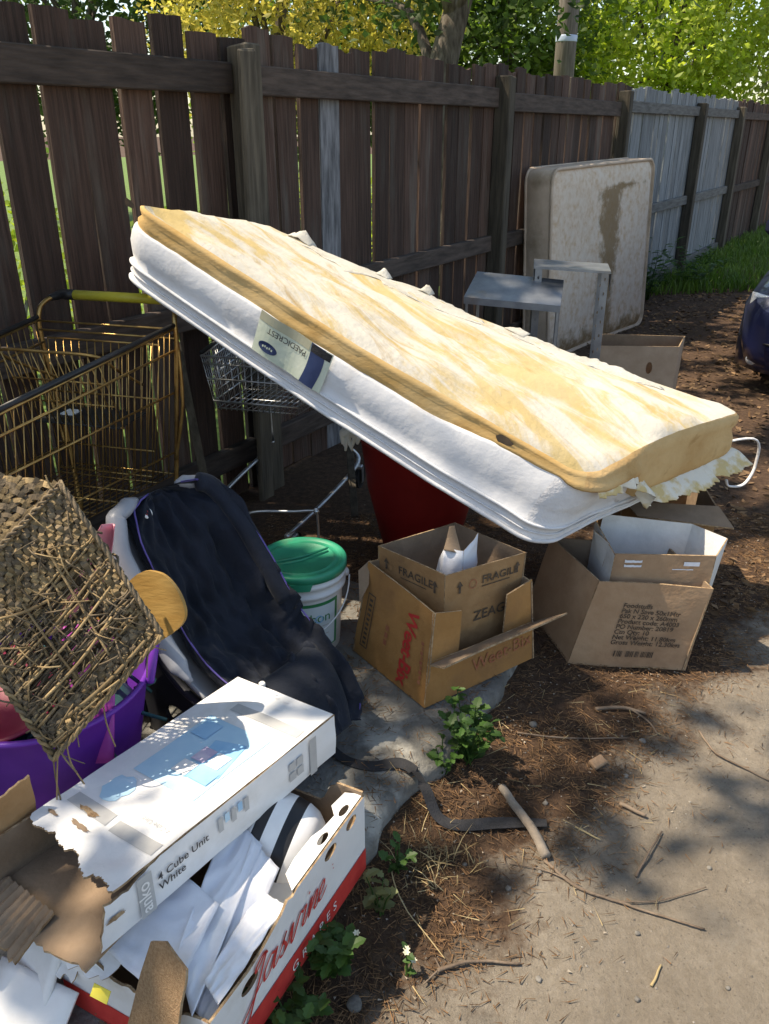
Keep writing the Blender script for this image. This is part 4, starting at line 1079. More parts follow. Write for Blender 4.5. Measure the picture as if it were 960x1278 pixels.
card_panel('base_panel', ((.67, 2.14, .11), (.94, 2.12, .11), (.93, 2.29, .11), (.67, 2.32, .11)), 0.004, TM, tr, 0.003, 4, 4, 37)
fnT, WT, HT = face_fn(((.665, 2.128, .10), (.950, 2.106, .10), (.972, 2.122, .368), (.682, 2.138, .366)))
for x, y, w, h in ((.03, .245, .05, .008), (.03, .230, .05, .007), (.20, .240, .045, .013), (.17, .222, .06, .003)):
    pts = [(x + w * i / 8, y + h * (0.5 + 0.35 * nz(i, x * 50))) for i in range(9)] + [(x + w * i / 8, y - h * (0.5 + 0.3 * nz(i, x * 90))) for i in range(8, -1, -1)]
    poly_patch('peeled_patch', pts, fnT, PAPER, tr)
fnT2, a_, b_ = face_fn(((.94, 2.30, .12), (.66, 2.335, .12), (.69, 2.335, .405), (.963, 2.305, .385)), 0.008)
mb = MB(); mb.add([fnT2(.15 + .012 * math.cos(t), .18 + .012 * math.sin(t)) for t in [6.283 * i / 14 for i in range(14)]] + [fnT2(.15 + .007 * math.cos(t), .18 + .007 * math.sin(t)) for t in [6.283 * i / 14 for i in range(14)]], [(i, (i + 1) % 14, 14 + (i + 1) % 14, 14 + i) for i in range(14)]); mb.build('printed_ring', INK, tr)
for k in range(2): patch('printed_line', .12 + .01 * k, .18, .205 + .008 * k, .207 + .008 * k, fnT2, INK, tr, 1, 1)
# brown box behind it and the box farther back
bb = thing('flap_carton', (.95, 2.6, 0), 'plain brown carton with its flap bent down behind the white lined tray', 'cardboard box', 'cardboard boxes')
b0 = [Vector(p) for p in ((.78, 2.455, gz), (1.085, 2.42, gz), (1.12, 2.76, gz), (.80, 2.80, gz))]
t0 = [p + Vector((0, 0, .385)) for p in b0]
open_box(bb, b0, t0, [CARD, CARDIN, CARDE], 0.005, 0.003, seed=40)
card_panel('flap', (t0[0] + Vector((.01, -.002, 0)), t0[1] + Vector((0, -.002, 0)), t0[1] + Vector((.03, -.075, -.045)), t0[0] + Vector((.03, -.085, -.012))), 0.005, [CARD, CARDIN, CARDE], bb, 0.005, 8, 5, 44)
fc = thing('open_carton', (1.5, 4.75, 0), 'pale brown carton with a hand slot on the dirt beyond the mattress', 'cardboard box', 'cardboard boxes')
b0 = [Vector(p) for p in ((1.18, 4.62, gz), (1.66, 4.60, gz), (1.78, 4.86, gz), (1.30, 4.92, gz))]
t0 = [p + Vector((0.01, 0, .385)) for p in b0]
CARDP = mat('pale_cardboard', (0.40, 0.28, 0.19), (0.47, 0.34, 0.24), 12, 0.85, 0.2, 30)
ex = (b0[1] - b0[0]); W0 = ex.length
slot = [(W0 * .70 + .018 * math.cos(t), .26 + .036 * math.sin(t)) for t in [6.283 * i / 14 for i in range(14)]]
plate('side_panel', [(0, 0), (W0, 0), (W0 + .012, .385), (.012, .385)], [slot], 0.006, [CARDP, CARDIN, CARDE], fc, b0[0], ex, (0, 0, 1))
for i in (1, 2, 3): card_panel('side_panel', (b0[i], b0[(i + 1) % 4], t0[(i + 1) % 4], t0[i]), 0.006, [CARDP, CARDIN, CARDE], fc, 0.003, 8, 6, 50 + i)
card_panel('base_panel', [p + Vector((0, 0, .006)) for p in b0], 0.005, [CARDP, CARDIN, CARDE], fc, 0, 2, 2)

# ================================================================== PAIL
BX, BY = -0.243, 2.12
pail = thing('plastic_pail', (BX, BY, SLAB), 'white plastic pail with a scuffed green lid and green label', 'pail')
H0 = SLAB + 0.002
mb = MB(); mb.lathe([(0.100, 0), (0.106, 0.004), (0.117, 0.195), (0.1175, 0.205), (0.127, 0.208), (0.128, 0.218), (0.122, 0.222), (0.122, 0.236), (0.129, 0.239), (0.1305, 0.252), (0.124, 0.256), (0.124, 0.270)], 56, (BX, BY, H0))
mb.build('body', PAILW, pail, smooth=True)
mb = MB(); mb.lathe([(0.125, 0.262), (0.1315, 0.262), (0.1325, 0.282), (0.129, 0.287), (0.118, 0.288), (0.114, 0.2825), (0.100, 0.282), (0.098, 0.2845), (0.094, 0.2845), (0.092, 0.282), (0.003, 0.280)], 56, (BX, BY, H0))
lid = mb.build('lid', PAILG, pail, smooth=True)
def lidp(x, y, z=0.2835): return Vector((BX + x, BY + y, H0 + z))
mb = MB()
for off in (-0.010, 0.012): mb.tube([lidp(-0.088, -0.045 + off, .282), lidp(0, -0.005 + off, .283), lidp(0.075, 0.052 + off, .282)], 0.0045, 6)
mb.build('moulded_rib', PAILG, lid, smooth=True)
a0 = -math.pi / 2 + 0.05
mb = MB(); mb.slab(lambda u, v: Vector((BX + 0.1335 * math.cos(a0 + (u - .5) * .55 * (1 - .25 * v)), BY + 0.1335 * math.sin(a0 + (u - .5) * .55 * (1 - .25 * v)), H0 + 0.266 - 0.022 * v)), lambda u, v: Vector((math.cos(a0 + (u - .5) * .55), math.sin(a0 + (u - .5) * .55), 0)), 0.004, 8, 3); mb.build('pull_tab', PAILG, lid)
def pr(z): return 0.106 + (0.117 - 0.106) * (z - 0.004) / 0.191
def pcyl(x, z, off=0.0012):
    r = pr(z) + off; a = -math.pi / 2 + 0.38 + x / 0.115
    return Vector((BX + r * math.cos(a), BY + r * math.sin(a), H0 + z))
mb = MB(); mb.grid(lambda u, v: pcyl(lerp(-.185, .082, u), lerp(.030, .190, v), 0.0008), 40, 6); lbl = mb.build('label', PAILL, pail, smooth=True)
mb = MB(); mb.grid(lambda u, v: pcyl(lerp(-.16, .070, u), lerp(.036, .180, v), 0.0016), 30, 6); mb.build('label_panel', PAILB, lbl, smooth=True)
letter('label_lettering', 'Carbon', 0.045, lambda x, y: pcyl(x, y, 0.0026), PAILL, lbl, x0=-0.082, y0=0.125, space=0.95)
mb = MB(); mb.lathe([(0.0095, 0), (0.013, 0), (0.013, 0.0006), (0.0095, 0.0006)], 20, pcyl(.012, .136, .0024), (pcyl(.012, .136, 1) - pcyl(.012, .136, 0)).to_track_quat('Z', 'Y').to_matrix(), capa=False, capb=False); mb.build('label_ring', BLUE2, lbl)
for k in range(7): patch('label_line', -.06 + (k % 2) * .02, .045 - (k % 3) * .012, .108 - k * .010, .1105 - k * .010, lambda x, y: pcyl(x, y, 0.0024), GREYP, lbl, 10, 1)
for s in (-1, 1):
    a = 0.12 if s > 0 else math.pi - 0.1
    mb = MB(); mb.lathe([(0.012, 0), (0.012, 0.012), (0.006, 0.016)], 14, (BX + .122 * math.cos(a), BY + .122 * math.sin(a), H0 + .229), Vector((math.cos(a), math.sin(a), 0)).to_track_quat('Z', 'Y').to_matrix()); mb.build('handle_lug', PAILW, pail, smooth=True)
pts = []
for i in range(25):
    t = math.pi * i / 24; x = math.cos(t) * 0.139; d = math.sin(t)
    pts.append((BX + x, BY - 0.05 * d ** 2 - 0.10 * d, H0 + .229 - 0.125 * d ** 0.8))
mb = MB(); mb.tube(pts, 0.0022, 7); mb.build('bail', WHITEC, pail, smooth=True)

# red tub under the mattress
rt = thing('red_tub', (.14, 2.86, 0), 'dark red plastic tub in the shade under the mattress', 'tub')
mb = MB(); mb.lathe([(0.12, 0.0), (0.145, 0.03), (0.205, 0.28), (0.235, 0.52), (0.25, 0.53), (0.255, 0.54), (0.245, 0.55), (0.227, 0.54), (0.195, 0.28), (0.135, 0.03), (0.01, 0.02)], 48, (.14, 2.86, 0.004)); mb.build('shell', REDTUB, rt, smooth=True)
mb = MB(); mb.lathe([(.230, 0), (.238, .006), (.232, .012)], 48, (.14, 2.86, .475)); mb.build('rib', REDTUB, rt, smooth=True)

# ================================================================== CHILD CAR SEAT
SEAT_O = Vector((-0.322, 1.690, SLAB)); SF = Vector((0.80, -0.60, 0)).normalized(); SW = Vector((SF.y * -1, SF.x, 0)).normalized()
seat = thing('child_car_seat', SEAT_O, 'navy fabric child car seat with a grey plastic shell', 'car seat')
PROF = catmull([(-0.355, 0.585, 0), (-0.335, 0.545, 0), (-0.275, 0.445, 0), (-0.205, 0.33, 0), (-0.14, 0.245, 0), (-0.05, 0.185, 0), (0.04, 0.165, 0), (0.11, 0.16, 0), (0.155, 0.125, 0), (0.165, 0.07, 0)], 5)
NP = len(PROF)
def prof_at(s):
    k = s * (NP - 1); i = min(int(k), NP - 2); p = PROF[i].lerp(PROF[i + 1], k - i); d = (PROF[i + 1] - PROF[i]).normalized()
    return p, Vector((d.y * -1, d.x, 0))
def halfw(s):
    pts = [(0, .045), (.03, .085), (.09, .128), (.20, .160), (.34, .168), (.5, .166), (.7, .158), (.9, .145), (1, .13)]
    for (a, b), (c, d) in zip(pts, pts[1:]):
        if s <= c: return lerp(b, d, sm((s - a) / (c - a)))
    return .16
def S3(f, w, z): return SEAT_O + SF * f + SW * w + Vector((0, 0, z))
def seat_surf(s, u, lift, wid=1.0, wing=0.105, rough=0.0, fold=False):
    p, n = prof_at(s)
    q = u * 2 - 1
    h = lift + wing * abs(q) ** 2.6 * (0.55 + 0.45 * math.sin(math.pi * min(1, s * 1.25))) * (1 - .6 * sm((s - .55) / .35)) 
    if rough: h += rough * (nz(s * 9, u * 5, 1) + .6 * nz(s * 22, u * 13, 4))
    w = q * halfw(s) * wid
    if fold:
        f1 = nz(s * 5 + q * 1.3, u * 7, 3); f2 = nz(s * 11 - q * 2, u * 15, 8)
        h += .022 * (1 - abs(f1) * 2.2) + .011 * (1 - abs(f2) * 2.2) - .012
        h -= .018 * math.exp(-((abs(q) - .62) / .09) ** 2) * min(1, s * 6)
    return S3(p.x + n.x * h, w, p.y + n.y * h)
def seat_n(s, u): 
    p, n = prof_at(s); return (SF * n.x + Vector((0, 0, n.y)))
mb = MB(); mb.slab(lambda u, v: seat_surf(v, lerp(.13, 1.0, u), 0.030, 1.0, 0.115, 0.024, True), lambda u, v: seat_n(v, u), 0.028, 56, 90)
cush = mb.build('cushion', NAVYF, seat, smooth=True)
mb = MB(); mb.slab(lambda u, v: seat_surf(lerp(0.012, 1.0, v), u, -0.006, 1.10, 0.085), lambda u, v: seat_n(v, u), 0.014, 26, 48)
mb.build('shell', GREYPL, seat, smooth=True)
# raised head wings and lower bolster pads
for s in (-1, 1):
    if s > 0:
      mb = MB(); mb.tube(catmull([seat_surf(v, .5 + s * .47, .035) for v in (0.05, .12, .22, .32, .42, .5)], 5), [0.012] + [0.030] * 24 + [0.012], 10, flat=0.8); mb.build('wing_pad', NAVYF, seat, smooth=True)
    mb = MB(); mb.tube([seat_surf(v, .5 + s * .5, -.004, 1.12, .095) for v in [.01 + .012 * i for i in range(46)]], [.010] + [.024] * 40 + [.018, .015, .012, .009, .006], 10, flat=.7); mb.build('shell_rim', GREYPL, seat, smooth=True)
    mb = MB(); mb.tube([seat_surf(v, .5 + s * (.5 if s > 0 else .372), .034, 1.0, .115) for v in [i / 40 for i in range(41)]], 0.0024, 6); mb.build('piping', PURPIP, seat, smooth=True)
    # side of the base down to the ground
    out = [(-0.24, 0.0), (0.165, 0.0), (0.170, 0.07), (0.155, 0.12), (0.06, 0.15), (-0.05, 0.175), (-0.14, 0.23), (-0.21, 0.32), (-0.28, 0.43), (-0.31, 0.40), (-0.27, 0.2)]
    plate('base_side', out, [[(-0.12 + .05 * math.cos(t), .09 + .035 * math.sin(t)) for t in [6.283 * i / 16 for i in range(16)]]], 0.012, [DKPL, DKPL, DKPL], seat, S3(0, s * 0.155, 0.002), SF, (0, 0, 1))
    mb = MB(); mb.tube(catmull([S3(-0.25, s * .158, .02), S3(-.285, s * .162, .22), S3(-.315, s * .164, .40), S3(-.21, s * .166, .315), S3(-.09, s * .166, .21), S3(.05, s * .166, .170), S3(.155, s * .160, .125), S3(.175, s * .158, .03)], 5), 0.011, 8); mb.build('base_rim', DKPL, seat, smooth=True)
mb = MB(); mb.box(S3(-.03, 0, .02), (0.34, 0.28, 0.03), Matrix.Rotation(math.atan2(SF.y, SF.x), 3, 'Z'), ch=0.006); mb.build('base_pan', DKPL, seat)
# folded front pad, seat belt slots and maker badge
mb = MB(); mb.slab(lambda u, v: seat_surf(lerp(.70, 1.0, v), lerp(.12, .88, u), .045 + .012 * math.sin(math.pi * u) + .01 * math.sin(v * 7)), lambda u, v: seat_n(lerp(.7, 1, v), u), 0.02, 12, 14); mb.build('front_pad', NAVYF, seat, smooth=True)
bp = seat_surf(.115, .30, .034); bn = seat_n(.115, .3)
mb = MB(); mb.lathe([(0.0135, -0.012), (0.0135, 0.016), (0.0115, 0.0175)], 18, bp, bn.to_track_quat('Z', 'Y').to_matrix()); bg = mb.build('badge', WHITEINK, seat)
mb = MB(); mb.lathe([(0.006, .0175), (0.006, .0185)], 12, bp, bn.to_track_quat('Z', 'Y').to_matrix()); mb.build('badge_mark', REDINK, bg)
mb = MB(); mb.lathe([(0.008, -.02), (0.008, .012), (.006, .014)], 10, seat_surf(.74, .28, .06), seat_n(.74, .3).to_track_quat('Z', 'Y').to_matrix()); mb.build('buckle', WHITEINK, seat)
# black webbing strap trailing from the seat over the slab into the dirt
def ribbon(path, w, th, up=(0, 0, 1), k=8, twist=None):
    P = catmull(path, k); mb = MB(); n = len(P) - 1
    def fn(u, v):
        i = min(int(round(u * n)), n); d = (P[min(i + 1, n)] - P[max(i - 1, 0)]).normalized()
        U = Vector(up); a = twist(u) if twist else 0
        s = d.cross(U).normalized(); s = s * math.cos(a) + U * math.sin(a)
        return P[i] + s * (v - .5) * w
    mb.slab(fn, (0, 0, 1), th, n, 2); return mb
ws = [(-.20, 1.70, SLAB + .045), (-.165, 1.655, SLAB + .018), (-.10, 1.585, SLAB + .007), (-.03, 1.56, SLAB + .006), (.035, 1.565, SLAB + .012), (.075, 1.54, SLAB + .006), (.100, 1.49, SLAB - .005), (.125, 1.45, .05), (.17, 1.432, .016), (.26, 1.44, .014), (.34, 1.452, .012), (.385, 1.448, .012)]
ws = [(x, y, z if i < 7 else ground_z(x, y) + .010 + (.004 if i % 2 else 0)) for i, (x, y, z) in enumerate(ws)]
mb = ribbon(ws, 0.030, 0.0014, twist=lambda u: .22 * math.sin(u * 14) + (.55 if .45 < u < .52 else 0))
tag(mb.build('webbing_strap', BLACKC, smooth=False, loc=(.1, 1.5, 0.02)), 'black webbing strap trailing off the concrete edge into the dirt', 'strap')

# ================================================================== PURPLE TUB AND WHAT IS IN IT
TX, TY = -0.745, 1.47
tub = thing('flexible_tub', (TX, TY, SLAB), 'purple flexible plastic tub under the broken wicker tray', 'tub')
def tubr(z): return lerp(0.155, 0.222, z / 0.34)
mb = MB(); mb.lathe([(0.14, 0), (0.155, 0.006)] + [(tubr(z), z) for z in (0.05, .15, .25, .33)] + [(0.229, .336), (.230, .344), (.220, .346)] + [(tubr(z) - .005, z) for z in (.33, .2, .05, .012)] + [(0.01, .010)], 56, (TX, TY, SLAB + .002)); mb.build('shell', PURPLE, tub, smooth=True)
for a in (0.25, math.pi + .25):
    c, s = math.cos(a), math.sin(a)
    pts = [Vector((TX + .224 * c - s * y, TY + .224 * s + c * y, SLAB + .335 + z)) + Vector((c, s, 0)) * (z * .25) for y, z in ((-.07, 0), (-.06, .05), (-.03, .085), (0, .095), (.03, .085), (.06, .05), (.07, 0))]
    mb = MB(); mb.tube(catmull(pts, 5), 0.010, 8); mb.build('loop_handle', PURPLE, tub, smooth=True)
net = MB(); r2 = random.Random(4)
for k in range(70):
    a, rr = r2.uniform(0, 6.28), 0.19 * math.sqrt(r2.random()); p = Vector((TX + rr * math.cos(a), TY + rr * math.sin(a), SLAB + r2.uniform(.22, .30)))
    net.tube(catmull([p, p + Vector((r2.uniform(-.05, .05), r2.uniform(-.05, .05), r2.uniform(-.02, .03))), p + Vector((r2.uniform(-.08, .08), r2.uniform(-.08, .08), r2.uniform(-.05, .02)))], 4), 0.0045, 5)
nb = thing('netting_bundle', (TX, TY, SLAB + .02), 'tangle of dark teal netting filling the purple tub', 'netting')
net.build('cord', TEAL, nb, smooth=True)
mb = MB(); mb.lathe([(0.145, 0.0), (0.17, .08), (.187, .2), (.15, .25), (.08, .27), (.005, .275)], 30, (TX, TY, SLAB + .018)); mb.build('mass', TEAL, nb, smooth=True)
mg = thing('plastic_sheet', (-.60, 1.36, SLAB + .2), 'magenta plastic sheet jammed in the purple tub', 'plastic sheet')
fnq, n_ = panel_quad(((-.700, 1.370, .262), (-.560, 1.315, .315), (-.555, 1.42, .60), (-.665, 1.45, .56)), 0.012, 6, 2)
mb = MB(); mb.slab(fnq, n_, 0.004, 10, 10); mb.build('panel', MAGENTA, mg, smooth=True)
mb = MB(); mb.tube([fnq(0, v / 8) for v in range(9)], .004, 6); mb.build('rolled_edge', MAGENTA, mg, smooth=True)
rb = thing('plastic_dish', (-.80, 1.33, SLAB + .25), 'crimson plastic dish lying at the rim of the purple tub', 'dish')
rot = Matrix.Rotation(R(18), 3, 'X')
mb = MB(); mb.lathe([(0.06, 0), (.085, .004), (.115, .03), (.125, .034), (.124, .038), (.11, .034), (.08, .009), (.005, .007)], 36, (-.79, 1.385, .415), rot); mb.build('dish', REDPL, rb, smooth=True)
# pink scoop
pk = thing('plastic_scoop', (-.60, 1.56, SLAB + .3), 'pink plastic scoop poking up beside the grey seat shell', 'scoop')
def scoop(u, v):
    w = 0.030 * math.sin(math.pi * min(1, 0.14 + 0.78 * v)) ** 0.8 + 0.003
    q = (u * 2 - 1)
    c = Vector((-.720, 1.50, .44)).lerp(Vector((-.578, 1.585, .735)), v)
    sd = Vector((0.92, 0.30, -0.28)).normalized(); nr = Vector((-.25, -.95, .25)).normalized()
    return c + sd * q * w - nr * 0.018 * (1 - q * q) + nr * 0.03 * v * v
mb = MB(); mb.slab(scoop, (-.25, -.95, .25), 0.003, 12, 22); mb.build('bowl', PINK, pk, smooth=True)
mb = MB(); mb.tube([scoop(.5, 0) + Vector((-.03, -.03, -.12)), scoop(.5, .02)], 0.009, 8); mb.build('grip', PINK, pk, smooth=True)
# tan board
bo = [(-.16, -.055), (.02, -.062), (.10, -.06), (.135, -.045), (.148, -.01), (.146, .03), (.13, .06), (.09, .078), (.0, .06), (-.16, .05)]
bo = [(p.x, p.y) for p in catmull([(x, y, 0) for x, y in bo], 4, closed=True)]
brd = thing('wooden_board', (-.52, 1.42, SLAB + .3), 'tan wooden paddle board sticking out from behind the wicker tray', 'board')
plate('blade', bo, [], 0.011, [BOARDW] * 3, brd, (-.535, 1.425, .575), (0.80, -0.02, 0.52), (-.45, .35, .70))

# ================================================================== BROKEN WICKER TRAY
WT_, WR2, WB2 = Vector((-.600, 1.40, .905)), Vector((-.418, 1.30, .640)), Vector((-.602, 1.165, .462))
WL2 = WT_ + WB2 - WR2
wick = thing('wicker_tray', WB2, 'broken dry wicker tray with frayed weave leaning on the purple tub', 'wicker tray')
wn_ = (WR2 - WT_).cross(WL2 - WT_).normalized()
if wn_.y > 0: wn_ = -wn_
def WK(u, v, h=0): # u along top->right, v along top->left
    return WT_ + (WR2 - WT_) * u + (WL2 - WT_) * v + wn_ * (h + .010 * nz(u * 3, v * 3))
r3 = random.Random(9)
def strip(name, P, w, th, m):
    mb = MB(); P = catmull(P, 3); n = len(P) - 1
    def fn(a, b):
        i = min(int(round(a * n)), n); d = (P[min(i + 1, n)] - P[max(i - 1, 0)]).normalized(); s = d.cross(wn_).normalized()
        return P[i] + s * (b - .5) * w
    mb.slab(fn, wn_, th, n, 1); return mb.build(name, m, wick)
NU, NV = 25, 27
mid = lambda u, v: .34 < u < .88 and .10 < v < .90
hole = lambda u, v: ((u - .58) / .22) ** 2 + ((v - .48) / .30) ** 2 < 1 + .9 * nz(u * 6, v * 6)
for i in range(NU):
    u = (i + .5) / NU
    runs, cur = [], []
    for j in range(NV * 2 + 1):
        v = j / (NV * 2)
        if (hole(u, v) and r3.random() < 0.6) or (mid(u, v) and i % 3):
            if len(cur) > 3: runs.append(cur)
            cur = []
        else:
            cur.append(WK(u + r3.uniform(-.006, .006) + .02 * nz(v * 4, i), v, 0.0045 * (1 if ((j // 2) + i) % 2 else -1)))
    if len(cur) > 3: runs.append(cur)
    for c in runs: strip('wicker_strip', c[::2] if len(c) > 8 else c, r3.uniform(.008, .0135), .0018, r3.choice([WICK, WICK, WICKD]))
for j in range(NV):
    v = (j + .5) / NV
    runs, cur = [], []
    for i in range(NU * 2 + 1):
        u = i / (NU * 2)
        if (hole(u, v) and r3.random() < 0.35) or (mid(u, v) and j % 4):
            if len(cur) > 3: runs.append(cur)
            cur = []
        else:
            cur.append(WK(u, v + r3.uniform(-.006, .006) + .02 * nz(u * 4, j + 30), 0.0045 * (-1 if ((i // 2) + j) % 2 else 1)))
    if len(cur) > 3: runs.append(cur)
    for c in runs: strip('wicker_strip', c[::2] if len(c) > 8 else c, r3.uniform(.008, .0135), .0018, r3.choice([WICK, WICKD, WICKD]))
# thin parallel stakes across the broken middle
for k in range(52):
    u = .32 + .58 * k / 51 + r3.uniform(-.008, .008); v0, v1 = r3.choice([0, 0, .05, .3]), r3.choice([1, 1, .95, .6])
    if hole(u, .5) and r3.random() < .35: v0, v1 = (.0, r3.uniform(.25, .4)) if r3.random() < .5 else (r3.uniform(.6, .75), 1.0)
    h0_ = r3.uniform(-.008, .008)
    mb = MB(); mb.tube([WK(u + .018 * nz(q * .5, k), lerp(v0, v1, q / 12), h0_ + .004 * math.sin(q * 1.9 + k)) for q in range(13)], r3.uniform(.0014, .0028), 5); mb.build('thin_stake', r3.choice([WICK, WICKD, WICKD]), wick, smooth=True)
for k in range(26):
    v = r3.uniform(.08, .92); u0 = r3.uniform(.25, .55); u1 = u0 + r3.uniform(.15, .4)
    mb = MB(); mb.tube([WK(lerp(u0, u1, q / 10), v + .03 * nz(q * .6, k + 50), .006 * math.sin(q * 2.2 + k)) for q in range(11)], r3.uniform(.0016, .003), 5); mb.build('weaver', r3.choice([WICK, WICKD]), wick, smooth=True)
# the tray's second, darker skin behind the first
for i in range(15):
    u = (i + .5) / 15
    strip('backing_strip', [WK(u + .03 * nz(k * .8, i), k / 12, -.030 + .006 * (1 if (k + i) % 2 else -1)) for k in range(13)], r3.uniform(.010, .016), .0018, WICKD)
for j in range(13):
    v = (j + .5) / 13
    if .3 < v < .62: continue
    strip('backing_strip', [WK(k / 12, v + .03 * nz(k * .8, j + 9), -.030 + .006 * (-1 if (k + j) % 2 else 1)) for k in range(13)], r3.uniform(.010, .016), .0018, WICKD)
# the side wall still hinged along its upper edge
DW = Vector((-.24, .06, .015))
def WW(u, v, h=0): return WT_ + (WL2 - WT_) * u + DW * v + Vector((.1, -.5, .8)) * (h + .012 * nz(u * 3, v * 3, 4))
for i in range(18):
    u = (i + .5) / 18; strip('wall_strip', [WW(u + .03 * nz(k * .7, i), k / 12, .004 * (1 if (k + i) % 2 else -1)) for k in range(13)], r3.uniform(.007, .012), .0018, r3.choice([WICK, WICKD]))
for j in range(13):
    v = (j + .5) / 13; strip('wall_strip', [WW(k / 16, v + .03 * nz(k * .7, j + 4), .004 * (-1 if (k + j) % 2 else 1)) for k in range(17)], r3.uniform(.007, .012), .0018, r3.choice([WICK, WICKD]))
mb = MB(); mb.tube([WW(k / 20, 1 + .02 * nz(k, 3), .002) for k in range(21)], .0045, 6); mb.build('rim_cane', WICK, wick, smooth=True)
# braided rim, four sides
for (p, q) in (((0, 0), (1, 0)), ((1, 0), (1, 1)), ((1, 1), (0, 1)), ((0, 1), (0, 0))):
    for ph in (0, 2.1, 4.2):
        pts = []
        for k in range(37):
            t = k / 36; u, v = lerp(p[0], q[0], t), lerp(p[1], q[1], t)
            pts.append(WK(u + .012 * math.sin(t * 40 + ph), v + .012 * math.sin(t * 40 + ph), .008 + .007 * math.cos(t * 40 + ph)))
        mb = MB(); mb.tube(pts, r3.uniform(.0026, .0036), 6); mb.build('rim_cane', r3.choice([WICK, WICKD]), wick, smooth=True)
# sidewall strands folded behind, loose stakes and frayed ends
for k in range(34):
    e = r3.choice([0, 1, 2, 3]); t = r3.random()
    u, v = [(t, 0), (1, t), (t, 1), (0, t)][e]
    a = WK(u, v, .0); b = WK(lerp(u, .5, .05) + r3.uniform(-.1, .1), lerp(v, .5, .05) + r3.uniform(-.1, .1), -.06)
    mb = MB(); mb.tube(catmull([a, a.lerp(b, .5) + Vector((r3.uniform(-.015, .015), 0, r3.uniform(-.01, .01))), b], 4), 0.0028, 5); mb.build('wall_strand', WICKD, wick, smooth=True)
for (u0, v0, u1, v1, r) in ((.95, .10, .90, .80, .0035), (.40, .45, .22, .86, .003), (.72, .2, .74, .85, .0028), (.60, .1, .62, .9, .0026), (.48, .1, .50, .85, .0024), (.2, .3, .85, .35, .0026), (.3, .62, .8, .6, .0024), (.98, .2, .96, .95, .0025)):
    mb = MB(); mb.tube(catmull([WK(u0, v0, .014), WK((u0 + u1) / 2 + .02, (v0 + v1) / 2, .018), WK(u1, v1, .012)], 6), r, 6); mb.build('loose_stake', WICK, wick, smooth=True)
for k in range(130):
    u, v = r3.uniform(.1, 1), r3.uniform(.1, 1)
    a = WK(u, v, .006); d = Vector((r3.uniform(-.06, .06), r3.uniform(-.03, .03), r3.uniform(-.07, .05)))
    mb = MB(); mb.tube(catmull([a, a + d * .5 + wn_ * .014, a + d], 4), r3.uniform(.001, .0019), 4); mb.build('frayed_strand', r3.choice([WICK, WICKD]), wick, smooth=True)
for k, (u, v, dz, dx) in enumerate([(1.0, .55, -.10, .01), (1.0, .96, -.12, -.02), (.97, .98, -.16, 0), (.0, .05, .03, -.01), (1, .88, -.09, .02)]):
    a = WK(u, v, .01); mb = MB(); mb.tube(catmull([a, a + Vector((dx * .3, -.01, dz * .4)), a + Vector((dx, -.005, dz))], 5), .0016, 5); mb.build('hanging_strand', WICK, wick, smooth=True)

# ================================================================== FLAT-PACK CARTON "4 CUBE UNIT"
cz0, cz1 = 0.300, 0.402
C1 = Vector((-.60, -.80, 0)); C2 = Vector((-.80, .60, 0)); CO = Vector((-.106, 1.362, 0))
def CP(l, w, z): return CO + C1 * l + C2 * w + Vector((0, 0, z - .11 * w))      # it sags to its far side
cube = thing('flat_pack_carton', CP(.28, .14, cz0), 'long white flat pack carton printed 4 Cube Unit White with its end ripped open', 'carton')
CW = 0.285
WM = [WHITEC, CARDIN, CARDE]
def dent(x, y): return -.010 * sm((x - .30) / .25) * math.sin(math.pi * min(max(y / CW, 0), 1)) 
# top panel: grid sheet, ragged at the near end
def edge_len(v):
    return 0.545 - 0.03 * v + 0.022 * nz(v * 5, 2) + 0.010 * nz(v * 17, 5) + 0.005 * nz(v * 60, 8) + .003 * nz(v * 140, 3)
def topz(l, w): return cz1 + dent(l, w) + .0022 * nz(l * 9, w * 9) + .0035 * sm((l - .33) / .2) * nz(l * 22, w * 18, 3)
mb = MB(); mb.slab(lambda u, v: CP(u * edge_len(v), v * CW, topz(u * edge_len(v), v * CW)), (0, 0, 1), 0.005, 60, 110, (0, 1, 2))
topo = mb.build('top_panel', WM, cube)
def ctop(l, w, off=.0012): return CP(l, w, topz(l, w) + off)
# long side facing the lane
def sidelen(v): return 0.585 - .02 * v + .006 * nz(v * 12, 3)
mb = MB(); mb.slab(lambda u, v: CP(u * sidelen(v), -.002 - .003 * math.sin(math.pi * v) + .002 * nz(u * 6, v * 2), lerp(cz0, cz1 - .003 - .012 * sm((u - .5) * 3) * abs(nz(u * 19, 4)) - (.012 * sm((u - .8) * 8)), v)), -C2, 0.005, 50, 8, (0, 1, 2))
mb.build('side_panel', WM, cube)
mb = MB(); mb.slab(lambda u, v: CP(u * (.60 + .012 * nz(v * 11, 2)), CW + .002, lerp(cz0, cz1 - .002, v)), C2, 0.005, 20, 6, (0, 1, 2)); mb.build('side_panel', WM, cube)
mb = MB(); mb.slab(lambda u, v: CP(0.0 - .001, lerp(-.002, CW + .002, u), lerp(cz0, cz1 - .001, v)), -C1, 0.005, 10, 5, (0, 1, 2)); mb.build('end_panel', [WHITEC, CARDIN, CARDE], cube)
mb = MB(); mb.slab(lambda u, v: CP(v * (.615 + .03 * u + .016 * nz(u * 8, 6) + .008 * nz(u * 30, 2)), u * CW, cz0 + .004 - .015 * sm((v - .85) * 6)), (0, 0, 1), 0.005, 24, 24, (1, 0, 2)); mb.build('bottom_panel', [WHITEC, CARDIN, CARDE], cube)
